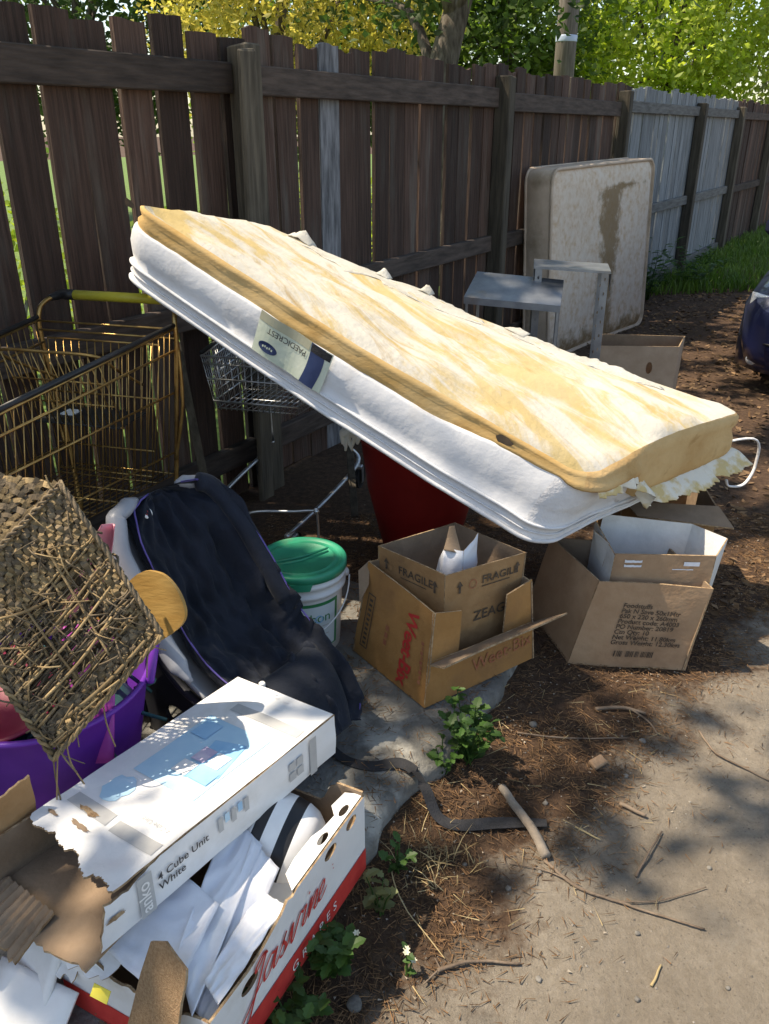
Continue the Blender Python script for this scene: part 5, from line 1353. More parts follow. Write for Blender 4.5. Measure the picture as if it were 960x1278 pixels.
# ripped brown inner flaps at the open end
def flapA(u, v):
    return CP(lerp(.50, .74 + .03 * nz(v * 7, 2), u), CW + .008 + .05 * u * u + .01 * nz(u * 4, v * 3), lerp(cz0 - .01, cz1 + .075 - .05 * u + .016 * nz(u * 12, 7) + .008 * nz(u * 37, 1), v))
mb = MB(); mb.slab(flapA, -C2, 0.005, 26, 12, (0, 1, 2)); mb.build('torn_flap', [CARD, CARD, CARDE], cube)
def flapB(u, v):
    return CP(lerp(.585, .665 + .02 * nz(u * 9, 4) + .01 * nz(u * 30, 3), v), lerp(.13, CW + .03, u), cz0 + .012 + .004 * math.sin(u * 60) + .035 * v * (u - .3) - .03 * v + .003 * nz(u * 7, v * 5))
mb = MB(); mb.slab(flapB, (0, 0, 1), 0.006, 40, 12, (0, 1, 2)); mb.build('torn_flap', [CARDIN, CARDIN, CARDE], cube)
# printing on the top
def ragged(cx, cy, ra, rb, seed):
    r = random.Random(seed); return [(cx + ra * math.cos(6.283 * i / 22) * r.uniform(.45, 1.2), cy + rb * math.sin(6.283 * i / 22) * r.uniform(.7, 1.1)) for i in range(22)]
def band(l0, l1, w0, w1): return patch('grey_band', l0, l1, w0, w1, ctop, GREYP, cube, 6, 14)
band(.075, .100, .012, .205); band(.435, .462, .01, .13); band(.430, .458, .145, .262)
patch('printed_picture', .135, .335, .050, .225, ctop, BLUE1, cube, 20, 14)
poly_patch('printed_picture_detail', [(.17, .08), (.27, .055), (.30, .12), (.19, .15)], lambda l, w: ctop(l, w, .0024), BLUE2, cube)
mb = MB(); mb.grid(lambda u, v: ctop(lerp(.215, .255, u), lerp(.115, .150, v), .0034), 3, 3); mb.build('printed_picture_detail', BLUE3, cube)
for l, w, a, b, m in ((.262, .06, .035, .05, BLUE2), (.215, .075, .04, .034, WHITEC), (.262, .118, .036, .04, WHITEC), (.15, .17, .05, .045, BLUE2)):
    mb = MB(); mb.grid(lambda u, v: ctop(l + a * u, w + b * v, .0032), 3, 3); mb.build('printed_picture_detail', m, cube)
poly_patch('printed_patch', wob(.385, .205, .035, .032, 16, 3), ctop, BLUE1, cube)
letter('printed_lettering', '4 Cube Unit', 0.015, lambda x, y: ctop(.405 + y, .055 + x, .002), GREYP, cube, x0=-.03)
poly_patch('torn_spot', ragged(.452, .200, .008, .030, 8), lambda l, w: ctop(l, w, .0025), CARDE, cube)
poly_patch('torn_spot', ragged(.482, .185, .006, .028, 2), lambda l, w: ctop(l, w, .0025), CARDIN, cube)
poly_patch('torn_spot', ragged(.492, .255, .004, .016, 5), lambda l, w: ctop(l, w, .0025), CARDIN, cube)
for k in range(6): poly_patch('scuff', wob(rnd.uniform(.01, .06), rnd.uniform(.05, .2), .003, .008, 9, k), lambda l, w: ctop(l, w, .0018), WHITEINK, cube)
# printing on the side: x runs from the ripped end to the far end
fnS = lambda x, y: CP(.585 - x, -.0085, cz0 + y)
letter('printed_lettering', '4 Cube Unit', 0.0225, fnS, INK, cube, x0=.118, y0=.056, bold=.0003)
letter('printed_lettering', 'White', 0.0225, fnS, INK, cube, x0=.118, y0=.034, bold=.0003)
patch('grey_band', .078, .108, .003, .092, fnS, GREYP, cube, 2, 4)
letter('printed_lettering', 'anko', 0.034, lambda x, y: CP(.585 - x, -.0098, cz0 + y), WHITEINK, cube, x0=.100, y0=.012, rot=math.pi / 2, bold=.0004)
patch('grey_band', .500, .520, .003, .094, fnS, GREYP, cube, 2, 4)
for k in range(5): patch('printed_icon', .255 + k * .016, .266 + k * .016, .050 + .012 * (k % 2), .082, fnS, [GREYP, BLUE1, GREYP, BLUE2, GREYP][k], cube, 1, 1)
for k in range(4): patch('printed_icon', .44 + (k % 2) * .022, .458 + (k % 2) * .022, .030 + .024 * (k // 2), .05 + .024 * (k // 2), fnS, GREYP, cube, 1, 1)
poly_patch('torn_spot', ragged(.035, .055, .020, .006, 4), fnS, CARDE, cube)

# ================================================================== GRAPE BOX
GU = Vector((-.456, -.89, 0)).normalized(); GW = Vector((-.89, .456, 0)).normalized(); GO = Vector((-.043, 1.258, 0))
gz0, gz1 = SLAB + .003, SLAB + .203
def GP(l, w, z): return GO + GU * l + GW * w + Vector((0, 0, z))
GL, GWd = .50, .335
gr = thing('grape_box', GP(.25, .17, SLAB), 'white fruit box with a red base stripe printed Jasvine GRAPES, full of papers', 'fruit box')
GM = [WHITEC, WHITEC, CARDE]
def oval(cx, cy, a, b, n=18): return [(cx + a * math.cos(6.283 * i / n), cy + b * math.sin(6.283 * i / n)) for i in range(n)]
hgt = gz1 - gz0
tear_edge = [(GL * .50, hgt), (GL * .53, hgt - .006), (GL * .56, hgt + .002), (GL * .60, hgt - .012), (GL * .66, hgt - .020), (GL * .72, hgt - .03), (GL * .80, hgt - .036), (GL, hgt - .03)]
# x measured along GU from the far corner; the sheet's front must face the lane
outer = [(0, 0)] + [(0, hgt)] + tear_edge + [(GL, 0)]
plate('long_side', [(-x, y) for x, y in outer], [oval(-.055, .178, .020, .013), oval(-.135, .176, .022, .013), oval(-.40, .135, .024, .014)], .005, GM, gr, GP(0, 0, gz0), -GU, (0, 0, 1))
# folded-over top rim
rim = [(-.0, 0.0), (-.012, .034), (-.055, .040), (-.075, .022), (-.115, .026), (-.14, .034), (-.20, .035), (-.235, .03), (-.26, .0)]
plate('folded_rim', rim, [oval(-.055, .012, .017, .007), oval(-.135, .012, .018, .007)], .003, GM, gr, GP(0, .002, gz1 + .001), -GU, GW)
def far_end(u, v):
    w = u * GWd; top = gz1 - .052 * sm((w - .07) / .03) * (1 - sm((w - .25) / .03))
    return GP(0, w, lerp(gz0, top + (.012 if w < .06 else 0), v))
mb = MB(); mb.slab(far_end, -GU, .005, 40, 8, (0, 1, 2)); mb.build('end_panel', [WHITEC, CARDIN, CARDE], gr)
def near_end(u, v):
    w = u * GWd; top = gz1 - .035 + .010 * nz(u * 9, 2) + .006 * nz(u * 33, 7) - .03 * sm((u - .05) * 5) * (1 - sm((u - .55) * 4))
    return GP(GL, w, lerp(gz0, top, v))
mb = MB(); mb.slab(near_end, GU, .005, 40, 8, (0, 1, 2)); mb.build('end_panel', [WHITEC, CARDIN, CARDE], gr)
mb = MB(); mb.slab(lambda u, v: GP(u * GL, GWd, lerp(gz0, gz1 - .045 + .008 * nz(u * 9, 1), v)), GW, .005, 20, 6, (0, 1, 2)); mb.build('long_side', [WHITEC, CARDIN, CARDE], gr)
mb = MB(); mb.slab(lambda u, v: GP(u * GL, v * GWd, gz0 + .005), (0, 0, 1), .004, 4, 4, (1, 0, 2)); mb.build('base_panel', [WHITEC, CARDIN, CARDE], gr)
fnG = lambda x, y: GP(GL - x, -.0042, gz0 + y)        # x from the near end to the far end
patch('red_stripe', 0, GL, 0.0, .058, fnG, REDINK, gr, 2, 2)
fnN = lambda x, y: GP(GL + .0012, x, gz0 + y)
patch('red_stripe', 0, GWd, 0, .058, fnN, REDINK, gr, 2, 2)
fnG2 = lambda x, y: GP(GL - x, -.0056, gz0 + y)
letter('printed_lettering', 'GRAPES', .030, fnG2, WHITEINK, gr, x0=.215, y0=.018, space=1.75)
# brush-script name
def stroke(name, pts, fn, sc, x0, y0, w, m, parent, slant=.55):
    P = catmull([(p[0], p[1], 0) for p in pts], 7); n = len(P) - 1
    L_, R_ = [], []
    for i, p in enumerate(P):
        d = (P[min(i + 1, n)] - P[max(i - 1, 0)]); d = d.normalized() if d.length > 0 else Vector((1, 0, 0))
        ww = w * (.55 + .6 * abs(d.y)) * (0.4 + .6 * min(1, min(i, n - i) / 3)); s = Vector((-d.y, d.x, 0)) * ww
        for lst, q in ((L_, p + s), (R_, p - s)): lst.append(fn(x0 + (q.x + q.y * slant) * sc, y0 + q.y * sc))
    mb = MB(); mb.add(L_ + R_, [(i, i + 1, n + 1 + i + 1, n + 1 + i) for i in range(n)]); return mb.build(name, m, parent)
SCRIPT = [[(1.5, 1.5), (1.1, 1.75), (.6, 1.55), (.7, 1.25), (1.3, 1.7), (1.15, .9), (.9, 0), (.45, -1.5), (-.2, -1.7), (-.05, -.9), (.9, -.05), (1.35, .25)],
          [(2.3, .85), (1.9, 1.05), (1.5, .6), (1.6, .05), (2.0, .15), (2.4, 1.0), (2.3, .2), (2.5, .0), (2.8, .35)], [(2.75, .3), (3.15, 1.15), (3.0, .75), (3.3, .35), (3.12, .0), (2.8, .12)], [(3.15, .0), (3.5, .3), (3.75, 1.05), (3.8, .2), (4.0, .0), (4.4, 1.0), (4.7, .85)],
          [(4.65, .85), (4.95, 1.0), (4.85, .15), (5.05, .0), (5.3, .4)], [(5.05, 1.45), (5.15, 1.55)], [(5.3, .4), (5.5, 1.0), (5.42, 0), (5.75, .85), (6.0, .95), (5.95, .15), (6.15, 0), (6.4, .35)], [(6.3, .3), (6.7, .65), (6.65, 1.0), (6.35, .8), (6.35, .2), (6.65, 0), (7.1, .4)], [(7.4, 1.2), (7.5, 1.2)], [(7.55, .9), (7.65, .9)]]
for s_ in SCRIPT: stroke('script_lettering', s_, fnG2, .037, .075, .100, .075, REDINK, gr, .35)
# contents: papers, striped drum, plate, torn card
def sheet(name, P, warp, seed, label, cat, group=None, m=PAPER, th=.0012, n=14):
    f0, nn = panel_quad(P, warp, 7, seed); mb = MB(); n = max(n, 22) if th < .004 else n
    fn = (lambda u, v: f0(u, v) + nn * .006 * abs(nz(u * 3 + seed, v * 4 + u * 2, seed)) * 2) if th < .004 else f0
    mb.slab(fn, nn, th, n, n)
    c = sum((Vector(p) for p in P), Vector()) / 4
    return tag(mb.build(name, m, smooth=True, loc=c), label, cat, group)
sheet('paper_sheet', (GP(.515, .07, .262), GP(.47, .29, .268), GP(.30, .28, .278), GP(.34, .10, .282)), .012, 3, 'white paper sheet under the ripped end of the flat pack carton', 'paper', 'papers in the grape box')
fs_ = sheet('folded_leaflet', (GP(.50, .035, .235), GP(.44, .115, .262), GP(.17, .205, .292), GP(.20, .105, .292)), .014, 5, 'creased white leaflet sliding down from under the flat pack carton', 'leaflet', 'papers in the grape box')
sheet('paper_sheet', (GP(.49, .012, .215), GP(.48, .05, .225), GP(.20, .13, .288), GP(.215, .06, .262)), .004, 7, 'narrow white paper strip beside the creased leaflet', 'paper', 'papers in the grape box')
sheet('paper_sheet', (GP(.47, .006, .250), GP(.45, .05, .254), GP(.26, .07, .255), GP(.28, .004, .268)), .014, 9, 'large white paper with a torn brown corner over the box side', 'paper', 'papers in the grape box')
# torn white card lying over the near corner
for k, (c0, ex_, ey_, sc_, lab_) in enumerate([(GP(.47, .26, .245), (-GW + Vector((0, 0, -.15))), (-GU * .8 + Vector((0, 0, .35))), .085, 'torn white card with a brown ripped edge at the end of the grape box'),
                                         (GP(.47, .33, .20), (-GW * .7 + GU * .5 + Vector((0, 0, -.3))), (-GU * .7 - GW * .3 + Vector((0, 0, .5))), .07, 'small torn white card wedged behind the leaning board offcut')]):
    r_ = random.Random(k + 40)
    ol = [(sc_ * math.cos(6.283 * i / 40) * (.75 + .35 * nz(i * .35, k * 7) + r_.uniform(-.05, .05)), sc_ * .8 * math.sin(6.283 * i / 40) * (.8 + .35 * nz(i * .35, k * 7 + 3) + r_.uniform(-.05, .05))) for i in range(40)]
    tc_ = thing('torn_card', c0, lab_, 'card')
    plate('card', ol, [], .003, [WHITEC, CARDIN, CARDE], tc_, c0, ex_, ey_, bend=lambda x, y: .6 * x * x - .9 * y * y)
dr = thing('striped_drum', GP(.10, .12, SLAB + .05), 'white plastic drum with black bands lying in the grape box', 'drum')
ax = (GU * .20 + GW * .95 + Vector((0, 0, .25))).normalized(); dm = ax.to_track_quat('Z', 'Y').to_matrix()
pf = [(0.045, -.085), (.072, -.080), (.088, -.062), (.096, -.040), (.0965, -.0385), (.100, -.012), (.1005, -.010), (.100, .018), (.0965, .040), (.095, .043), (.080, .066), (.05, .08)]
mi_ = [0, 0, 0, 1, 1, 0, 0, 0, 1, 1, 0]
mb = MB(); mb.lathe(pf, 44, GP(.125, .135, SLAB + .125), dm, mi=[0, 0, 0, 0, 1, 0, 0, 1, 0, 0, 0]); mb.build('drum', [WHITEINK, BLKPL], dr, smooth=True)
pl = thing('round_plate', GP(.235, .085, SLAB + .03), 'white round plate standing in the grape box beside the drum', 'plate')
axp = (GU * .1 - GW * .35 + Vector((0, 0, .85))).normalized()
mb = MB(); mb.lathe([(.002, 0), (.05, .001), (.075, .010), (.083, .014), (.083, .017), (.074, .014), (.05, .005), (.002, .004)], 40, GP(.235, .10, SLAB + .135), axp.to_track_quat('Z', 'Y').to_matrix()); mb.build('plate', WHITEINK, pl, smooth=True)
# torn corrugated piece hanging over the near end
SCL = 1.25
tp_ = [(-.033, -.062), (.030, -.066), (.041, -.045), (.038, -.03), (.042, -.01), (.036, .02), (.034, .045), (.03, .058), (.01, .064), (-.012, .072), (-.034, .062), (-.036, .02), (-.034, -.02)]
c_ = GP(.505, .075, .275)
cp = thing('cardboard_scrap', c_, 'torn scrap of bare corrugated cardboard leaning on the end of the grape box', 'cardboard scrap')
plate('scrap', [(x * SCL, y * SCL) for x, y in tp_], [], .006, [CORR, CORR, CARDE], cp, GP(.520, .085, .262), -GW * .97 + GU * .1, Vector((GU.x * -.55, GU.y * -.55, .8)))
yt = MB(); yt.box(GP(.53, .20, .225), (.035, .02, .0015), Matrix.Rotation(R(-25), 3, 'Z') @ Matrix.Rotation(R(50), 3, 'X')); tag(yt.build('yellow_tag', YELP, loc=GP(.53, .2, .225)), 'small yellow tag stuck at the end of the grape box', 'tag')
# white board fragments at the left
sheet('board_offcut', ((-.70, .985, SLAB + .006), (-.60, .90, SLAB + .006), (-.545, 1.0, .262), (-.645, 1.09, .262)), .002, 11, 'white board offcut leaning against the side of the grape box', 'board', None, WHITEC, .008, 6)
sheet('board_offcut', ((-.72, .92, SLAB + .004), (-.56, .86, SLAB + .004), (-.53, .93, .15), (-.69, 1.0, .15)), .002, 13, 'low white board offcut at the foot of the leaning offcut', 'board', None, WHITEC, .006, 6)

# ================================================================== THINGS FURTHER BACK
# stained mattress on its edge
BL, BR = Vector((1.16, 5.74, 0)), Vector((2.20, 7.02, 0))
e_ = (BR - BL).normalized(); back = Vector((-e_.y, e_.x, 0)); SWd = (BR - BL).length
sm2 = thing('stained_mattress', BL.lerp(BR, .5), 'floral mattress with a long brown stain standing on edge against the fence', 'mattress')
HT2, TH2 = 1.29, .20
def SMP(x, y, z): 
    return BL + e_ * (x - .10 * z * .6) + back * (y + .03 * z + .02 * math.sin(math.pi * x / SWd)) + Vector((0, 0, z * .985 + .03 * (x / SWd) * (z / HT2)))
def rrect(n, r=.09):
    pts = []
    for cx, cz, a0 in ((SWd - r, r, -90), (SWd - r, HT2 - r, 0), (r, HT2 - r, 90), (r, r, 180)):
        for i in range(9): pts.append((cx + r * math.cos(R(a0 + i * 11.25)), cz + r * math.sin(R(a0 + i * 11.25))))
    out = []
    for (a, b), (c, d) in zip(pts, pts[1:] + pts[:1]):
        k = max(1, int(math.hypot(c - a, d - b) / .12))
        for i in range(k): out.append((lerp(a, c, i / k), lerp(b, d, i / k)))
    return out
RR = rrect(0)
def stained_ticking():
    m = FLORAL.copy(); m.name = 'stained_floral_face'; N, L = m.node_tree.nodes, m.node_tree.links
    b = N['Principled BSDF']; old = b.inputs['Base Color'].links[0].from_socket
    tc = N.new('ShaderNodeTexCoord')
    def M2(op, a, c=0.0):
        n = N.new('ShaderNodeMath'); n.operation = op
        for k, x in enumerate((a, c)):
            if isinstance(x, (int, float)): n.inputs[k].default_value = x
            else: L.new(x, n.inputs[k])
        return n.outputs[0]
    dt = N.new('ShaderNodeVectorMath'); dt.operation = 'DOT_PRODUCT'; L.new(tc.outputs['Object'], dt.inputs[0]); dt.inputs[1].default_value = tuple(e_)
    sx = N.new('ShaderNodeSeparateXYZ'); L.new(tc.outputs['Object'], sx.inputs[0])
    X, Z = dt.outputs['Value'], sx.outputs[2]
    def NZ(sc, det=6, ro=.7):
        n = N.new('ShaderNodeTexNoise'); n.inputs['Scale'].default_value = sc; n.inputs['Detail'].default_value = det; n.inputs['Roughness'].default_value = ro; L.new(tc.outputs['Object'], n.inputs['Vector']); return n.outputs['Fac']
    wobx = M2('MULTIPLY', M2('SUBTRACT', NZ(2.2, 2), .5), .35)
    dx = M2('ABSOLUTE', M2('ADD', M2('ADD', X, -.04), wobx))
    run = M2('SUBTRACT', 1.0, M2('DIVIDE', dx, .27))
    cutz = N.new('ShaderNodeMapRange'); cutz.inputs[1].default_value = 1.16; cutz.inputs[2].default_value = 1.10; L.new(Z, cutz.inputs[0])
    run = M2('MULTIPLY', M2('MAXIMUM', run, 0.0), cutz.outputs[0])
    dz = M2('ABSOLUTE', M2('ADD', M2('ADD', Z, -1.12), M2('MULTIPLY', X, -.03)))
    bar = M2('MULTIPLY', M2('MAXIMUM', M2('SUBTRACT', 1.0, M2('DIVIDE', dz, .05)), 0.0), M2('MAXIMUM', M2('SUBTRACT', 1.0, M2('ABSOLUTE', M2('MULTIPLY', M2('ADD', X, -.22), 1.6))), 0.0))
    low = M2('MULTIPLY', M2('MAXIMUM', M2('SUBTRACT', 1.0, M2('DIVIDE', Z, .30)), 0.0), .75)
    tot = M2('ADD', M2('MAXIMUM', M2('MAXIMUM', run, bar), low), M2('MULTIPLY', M2('SUBTRACT', NZ(9), .5), 1.5))
    mr = N.new('ShaderNodeMapRange'); mr.inputs[1].default_value = .36; mr.inputs[2].default_value = .70; mr.inputs[4].default_value = .85; L.new(tot, mr.inputs[0])
    mx = N.new('ShaderNodeMix'); mx.data_type = 'RGBA'; L.new(mr.outputs[0], mx.inputs['Factor']); L.new(old, mx.inputs['A']); mx.inputs['B'].default_value = (.23, .14, .055, 1)
    L.new(mx.outputs['Result'], b.inputs['Base Color'])
    return m
def sring(y, ins): return [SMP(SWd / 2 + (x - SWd / 2) * (1 - ins), y, HT2 / 2 + (z - HT2 / 2) * (1 - ins)) for x, z in RR]
mb = MB(); n = len(RR); rows = [sring(0.012, .03), sring(0.0, .012), sring(.012, 0), sring(TH2 / 2, -.004), sring(TH2 - .012, 0), sring(TH2, .012)]
mb.add([p for r_ in rows for p in r_], [(j * n + i, j * n + (i + 1) % n, (j + 1) * n + (i + 1) % n, (j + 1) * n + i) for j in range(5) for i in range(n)], 0)
mb.add(rows[5], [tuple(range(n))[::-1]], 0)
mb.build('side_band', FLORALS, sm2, smooth=True)
def sface(x, z, off=0.0): return SMP(x, -.010 - off + .010 * nz(x * 3, z * 3) + .005 * abs(math.sin(x * 9)) * abs(math.sin(z * 9)), z)
mb = MB(); ks = [.03, .1, .2, .32, .45, .6, .75, .9, .995]
rows = [sring(0.012, .03)] + [[sface(SWd / 2 + (x - SWd / 2) * (1 - k), HT2 / 2 + (z - HT2 / 2) * (1 - k)) for x, z in RR] for k in ks[1:]]
mb.add([p for r_ in rows for p in r_], [(j * n + (i + 1) % n, j * n + i, (j + 1) * n + i, (j + 1) * n + (i + 1) % n) for j in range(len(rows) - 1) for i in range(n)], 0)
mb.add(rows[-1], [tuple(range(n))], 0)
mb.build('ticking', stained_ticking(), sm2, smooth=True)
for y in (0.004, TH2 - .004):
    mb = MB(); mb.tube(sring(y, .006), .012, 6, closed=True); mb.build('piping', FLORALS, sm2, smooth=True)
mb = MB(); mb.slab(lambda u, v: SMP(.02 - .0, lerp(.06, .085, u), lerp(.25, 1.22, v)) - e_ * (.018 + .0), -e_, .004, 2, 14); mb.build('loose_tape', mat('orange_tape', (.62, .34, .12), (.70, .42, .18), 9, .6), sm2)
# galvanised tray with a sloping front on legs
gt = thing('metal_tray', (.66, 4.15, 0), 'galvanised sheet tray with a sloping front lip standing on thin legs', 'metal tray')
def quadbox(mb, q, th, mi=0):
    q = [Vector(p) for p in q]; n_ = (q[1] - q[0]).cross(q[3] - q[0]).normalized(); mb.slab(lambda u, v: blin(q, u, v), n_, th, 4, 4, (mi, mi, mi))
g0, g1, g2, g3 = Vector((.385, 4.05, .765)), Vector((.845, 3.98, .735)), Vector((.905, 4.24, .815)), Vector((.475, 4.32, .845))
mb = MB(); quadbox(mb, (g0, g1, g2, g3), .004); mb.build('top_sheet', GALV, gt)
for a, b in ((g0, g1), (g1, g2), (g2, g3), (g3, g0)):
    mb = MB(); quadbox(mb, (a - Vector((0, 0, .032)), b - Vector((0, 0, .032)), b - Vector((0, 0, .001)), a - Vector((0, 0, .001))), .003); mb.build('lip', GALV, gt)
for p in (g0, g1, g2, g3):
    c = g0.lerp(g2, .5); q = p.lerp(c, .06); mb = MB(); mb.box((q.x, q.y, (p.z - .03) / 2), (.014, .014, p.z - .03), ch=.002); mb.build('leg', GALV, gt)
# angle-iron stand
st = thing('metal_stand', (.95, 4.35, 0), 'slotted angle iron stand with a thin steel top beside the sloping tray', 'metal stand')
h0, h1, h2, h3 = Vector((.745, 4.22, .885)), Vector((1.115, 4.15, .870)), Vector((1.16, 4.40, .872)), Vector((.79, 4.48, .885))
mb = MB(); quadbox(mb, (h0, h1, h2, h3), .012); mb.build('top_sheet', GALV, st)
for p, t in ((h0, 1), (h1, -1), (h2, -1), (h3, 1)):
    c = h0.lerp(h2, .5); q = p.lerp(c, .05)
    ang = [(-.002 + 0, 0), (.034 * t, 0), (.034 * t, .003), (.001 * t, .003)]
    hl = [oval(.017 * t, .06 + .07 * i, .005, .009, 10) for i in range(12)]
    plate('leg', [(0, 0), (.034 * t, 0), (.034 * t, p.z - .012), (0, p.z - .012)], hl, .003, [GALV] * 3, st, (q.x, q.y, 0), (1, -.15, 0), (0, 0, 1))
    mb = MB(); mb.box((q.x, q.y + .018, (p.z - .012) / 2), (.003, .036, p.z - .012)); mb.build('leg_flange', GALV, st)
for p, s in ((h0, 1), (h1, 1)):
    mb = MB(); v0 = p - Vector((0, 0, .012)); w = (h3 - h0) if p is h0 else (h2 - h1)
    sd = Vector((.004, 0, 0)); tri = [v0, v0 + w * .55, v0 - Vector((0, 0, .085)) + w * .05]
    mb.add([q for q in tri] + [q + sd for q in tri], [(0, 1, 2), (5, 4, 3), (0, 3, 4, 1), (1, 4, 5, 2), (2, 5, 3, 0)]); mb.build('gusset', GALVD, st)
# hanging white rag under the mattress
rg = thing('knotted_rag', (-.12, 2.60, .60), 'knotted strip of white rag hanging below the mattress', 'rag')
top = MM(.58, .55, 0); p0 = Vector((-.115, 2.6, .585))
mb = MB(); mb.tube(catmull([MM(.44, .42, .02), Vector((-.118, 2.56, .74)), p0], 6), [.006] * 6 + [.008] * 6 + [.012], 7); mb.build('strip', RAG, rg, smooth=True)
mb = MB()
for k in range(7): 
    a = k * .9; mb.tube(catmull([p0, p0 + Vector((.030 * math.cos(a), .01, .018 * math.sin(a) - .012)), p0 + Vector((.026 * math.cos(a + .5), 0, -.045 - .012 * (k % 3)))], 4), [.013, .012, .012, .011, .01, .009, .007, .006, .004], 7)
mb.build('knot', RAG, rg, smooth=True)
# chrome tube frame behind the pail
cf = thing('chrome_frame', (-.25, 2.55, SLAB), 'bent chrome tube frame standing behind the pail', 'metal frame')
mb = MB(); mb.tube(catmull([(-.46, 2.48, SLAB), (-.455, 2.48, .30), (-.44, 2.475, .345), (-.30, 2.46, .355), (-.235, 2.455, .360), (-.222, 2.455, .345), (-.220, 2.455, SLAB)], 5), .0045, 8); mb.build('tube', CHROME, cf, smooth=True)
mb = MB(); mb.lathe([(.009, -.008), (.011, 0), (.009, .008)], 12, (-.225, 2.455, .358)); mb.build('cap', CHROME, cf, smooth=True)
# fallen palings and slats behind the trolleys
for k, (p, q, lab) in enumerate([((-.12, 3.0, SLAB), (-.20, 3.72, .66), 'thin timber slat propped against the fence behind the red tub'), ((-.62, 2.72, SLAB), (-.78, 3.05, .78), 'narrow timber slat leaning on the fence between the two trolleys'), ((-.02, 3.05, SLAB + .01), (.35, 3.35, SLAB + .32), 'short slat lying slanted in the dark under the mattress')]):
    p, q = Vector(p), Vector(q); d = (q - p); rot_ = d.to_track_quat('Z', 'Y').to_matrix()
    mb = MB(); mb.box(p + d / 2, (.03, .014, d.length), rot_, ch=.002); tag(mb.build('timber_slat', POSTM, loc=p), lab, 'timber slat')
# cord loop at the low end of the mattress
mb = MB(); mb.tube(catmull([MM(.97, .93, .30), Vector((1.24, 2.60, .56)), Vector((1.275, 2.62, .46)), Vector((1.24, 2.60, .395)), Vector((1.18, 2.58, .395)), Vector((1.165, 2.575, .42))], 7), .006, 8, flat=.6)
tag(mb.build('piping_loop', COVERD, smooth=True, loc=(1.2, 2.6, .45)), 'loop of torn white piping dangling off the low mattress corner', 'cord')

# ================================================================== CAR
CX = Vector((-.534, -.845, 0))           # the way the car points
CY = Vector((.845, -.534, 0))            # towards its left-hand lamp as the camera sees it, right
CORG = Vector((2.135, 4.99, 0))          # the near front corner on the ground
car = thing('parked_car', CORG + CY * .84 - CX * 2.0, 'dark blue hatchback parked with its headlamp towards the pile', 'car')
def CRP(x, y, z): return CORG - CX * x + CY * y + Vector((0, 0, z * (.94 if z > .3 else 1)))
CWd = 1.66
# stations: x, (half-width factor inset), heights: (sill, mid, top)
ST = [(0.00, .20, .20, .40, .50), (0.015, .10, .17, .46, .58), (0.07, .035, .16, .54, .655), (0.20, .0, .16, .57, .700), (0.55, -.015, .17, .60, .775), (1.0, -.02, .18, .62, .865), (1.9, -.025, .18, .63, .90), (2.9, -.02, .18, .64, .92), (3.6, .0, .20, .64, .93), (3.85, .05, .24, .62, .90), (3.92, .12, .30, .58, .75)]
def body_ring(x, ins, zl, zm, zt):
    pts = []
    for (f, z) in ((.10, zl), (.02, zl + .05), (.0, (zl + zm) / 2), (.0, zm), (.03, zm + (zt - zm) * .55), (.10, zt - .012), (.24, zt), (.5, zt + .012)):
        pts.append((x + (.10 * (.5 - f) ** 2 if x < .1 else 0) * 1.2, ins + f * (CWd - 2 * ins), z))
    pts += [(a, CWd - b, c) for a, b, c in pts[-2::-1]]
    return [CRP(*p) for p in pts]
mb = MB(); rows = [body_ring(*s) for s in ST]; k = len(rows[0])
mb.add([p for r_ in rows for p in r_], [(j * k + i, j * k + i + 1, (j + 1) * k + i + 1, (j + 1) * k + i) for j in range(len(rows) - 1) for i in range(k - 1)] + [(j * k + k - 1, j * k, (j + 1) * k, (j + 1) * k + k - 1) for j in range(len(rows) - 1)])
mb.add(rows[0], [tuple(range(k))[::-1]]); mb.add(rows[-1], [tuple(range(k))])
mb.build('body', CARP, car, smooth=True)
cab = [(1.05, .12, .88), (1.65, .22, 1.36), (2.6, .22, 1.40), (3.55, .18, 1.22), (3.80, .13, .92)]
mb = MB()
for g in (0,):
    rows = [[CRP(x, a, .86 if i in (0, len(cab) - 1) else .88), CRP(x, a + .02, max(.9, z - .08)), CRP(x, a + .10, z), CRP(x, CWd / 2, z + .03), CRP(x, CWd - a - .10, z), CRP(x, CWd - a - .02, max(.9, z - .08)), CRP(x, CWd - a, .86)] for i, (x, a, z) in enumerate(cab)]
    mb.add([p for r_ in rows for p in r_], [(j * 7 + i, j * 7 + i + 1, (j + 1) * 7 + i + 1, (j + 1) * 7 + i) for j in range(4) for i in range(6)], [1 if (i in (0, 5) or j in (0, 3)) else 0 for j in range(4) for i in range(6)])
mb.build('cabin', [CARP, GLASS], car, smooth=False)
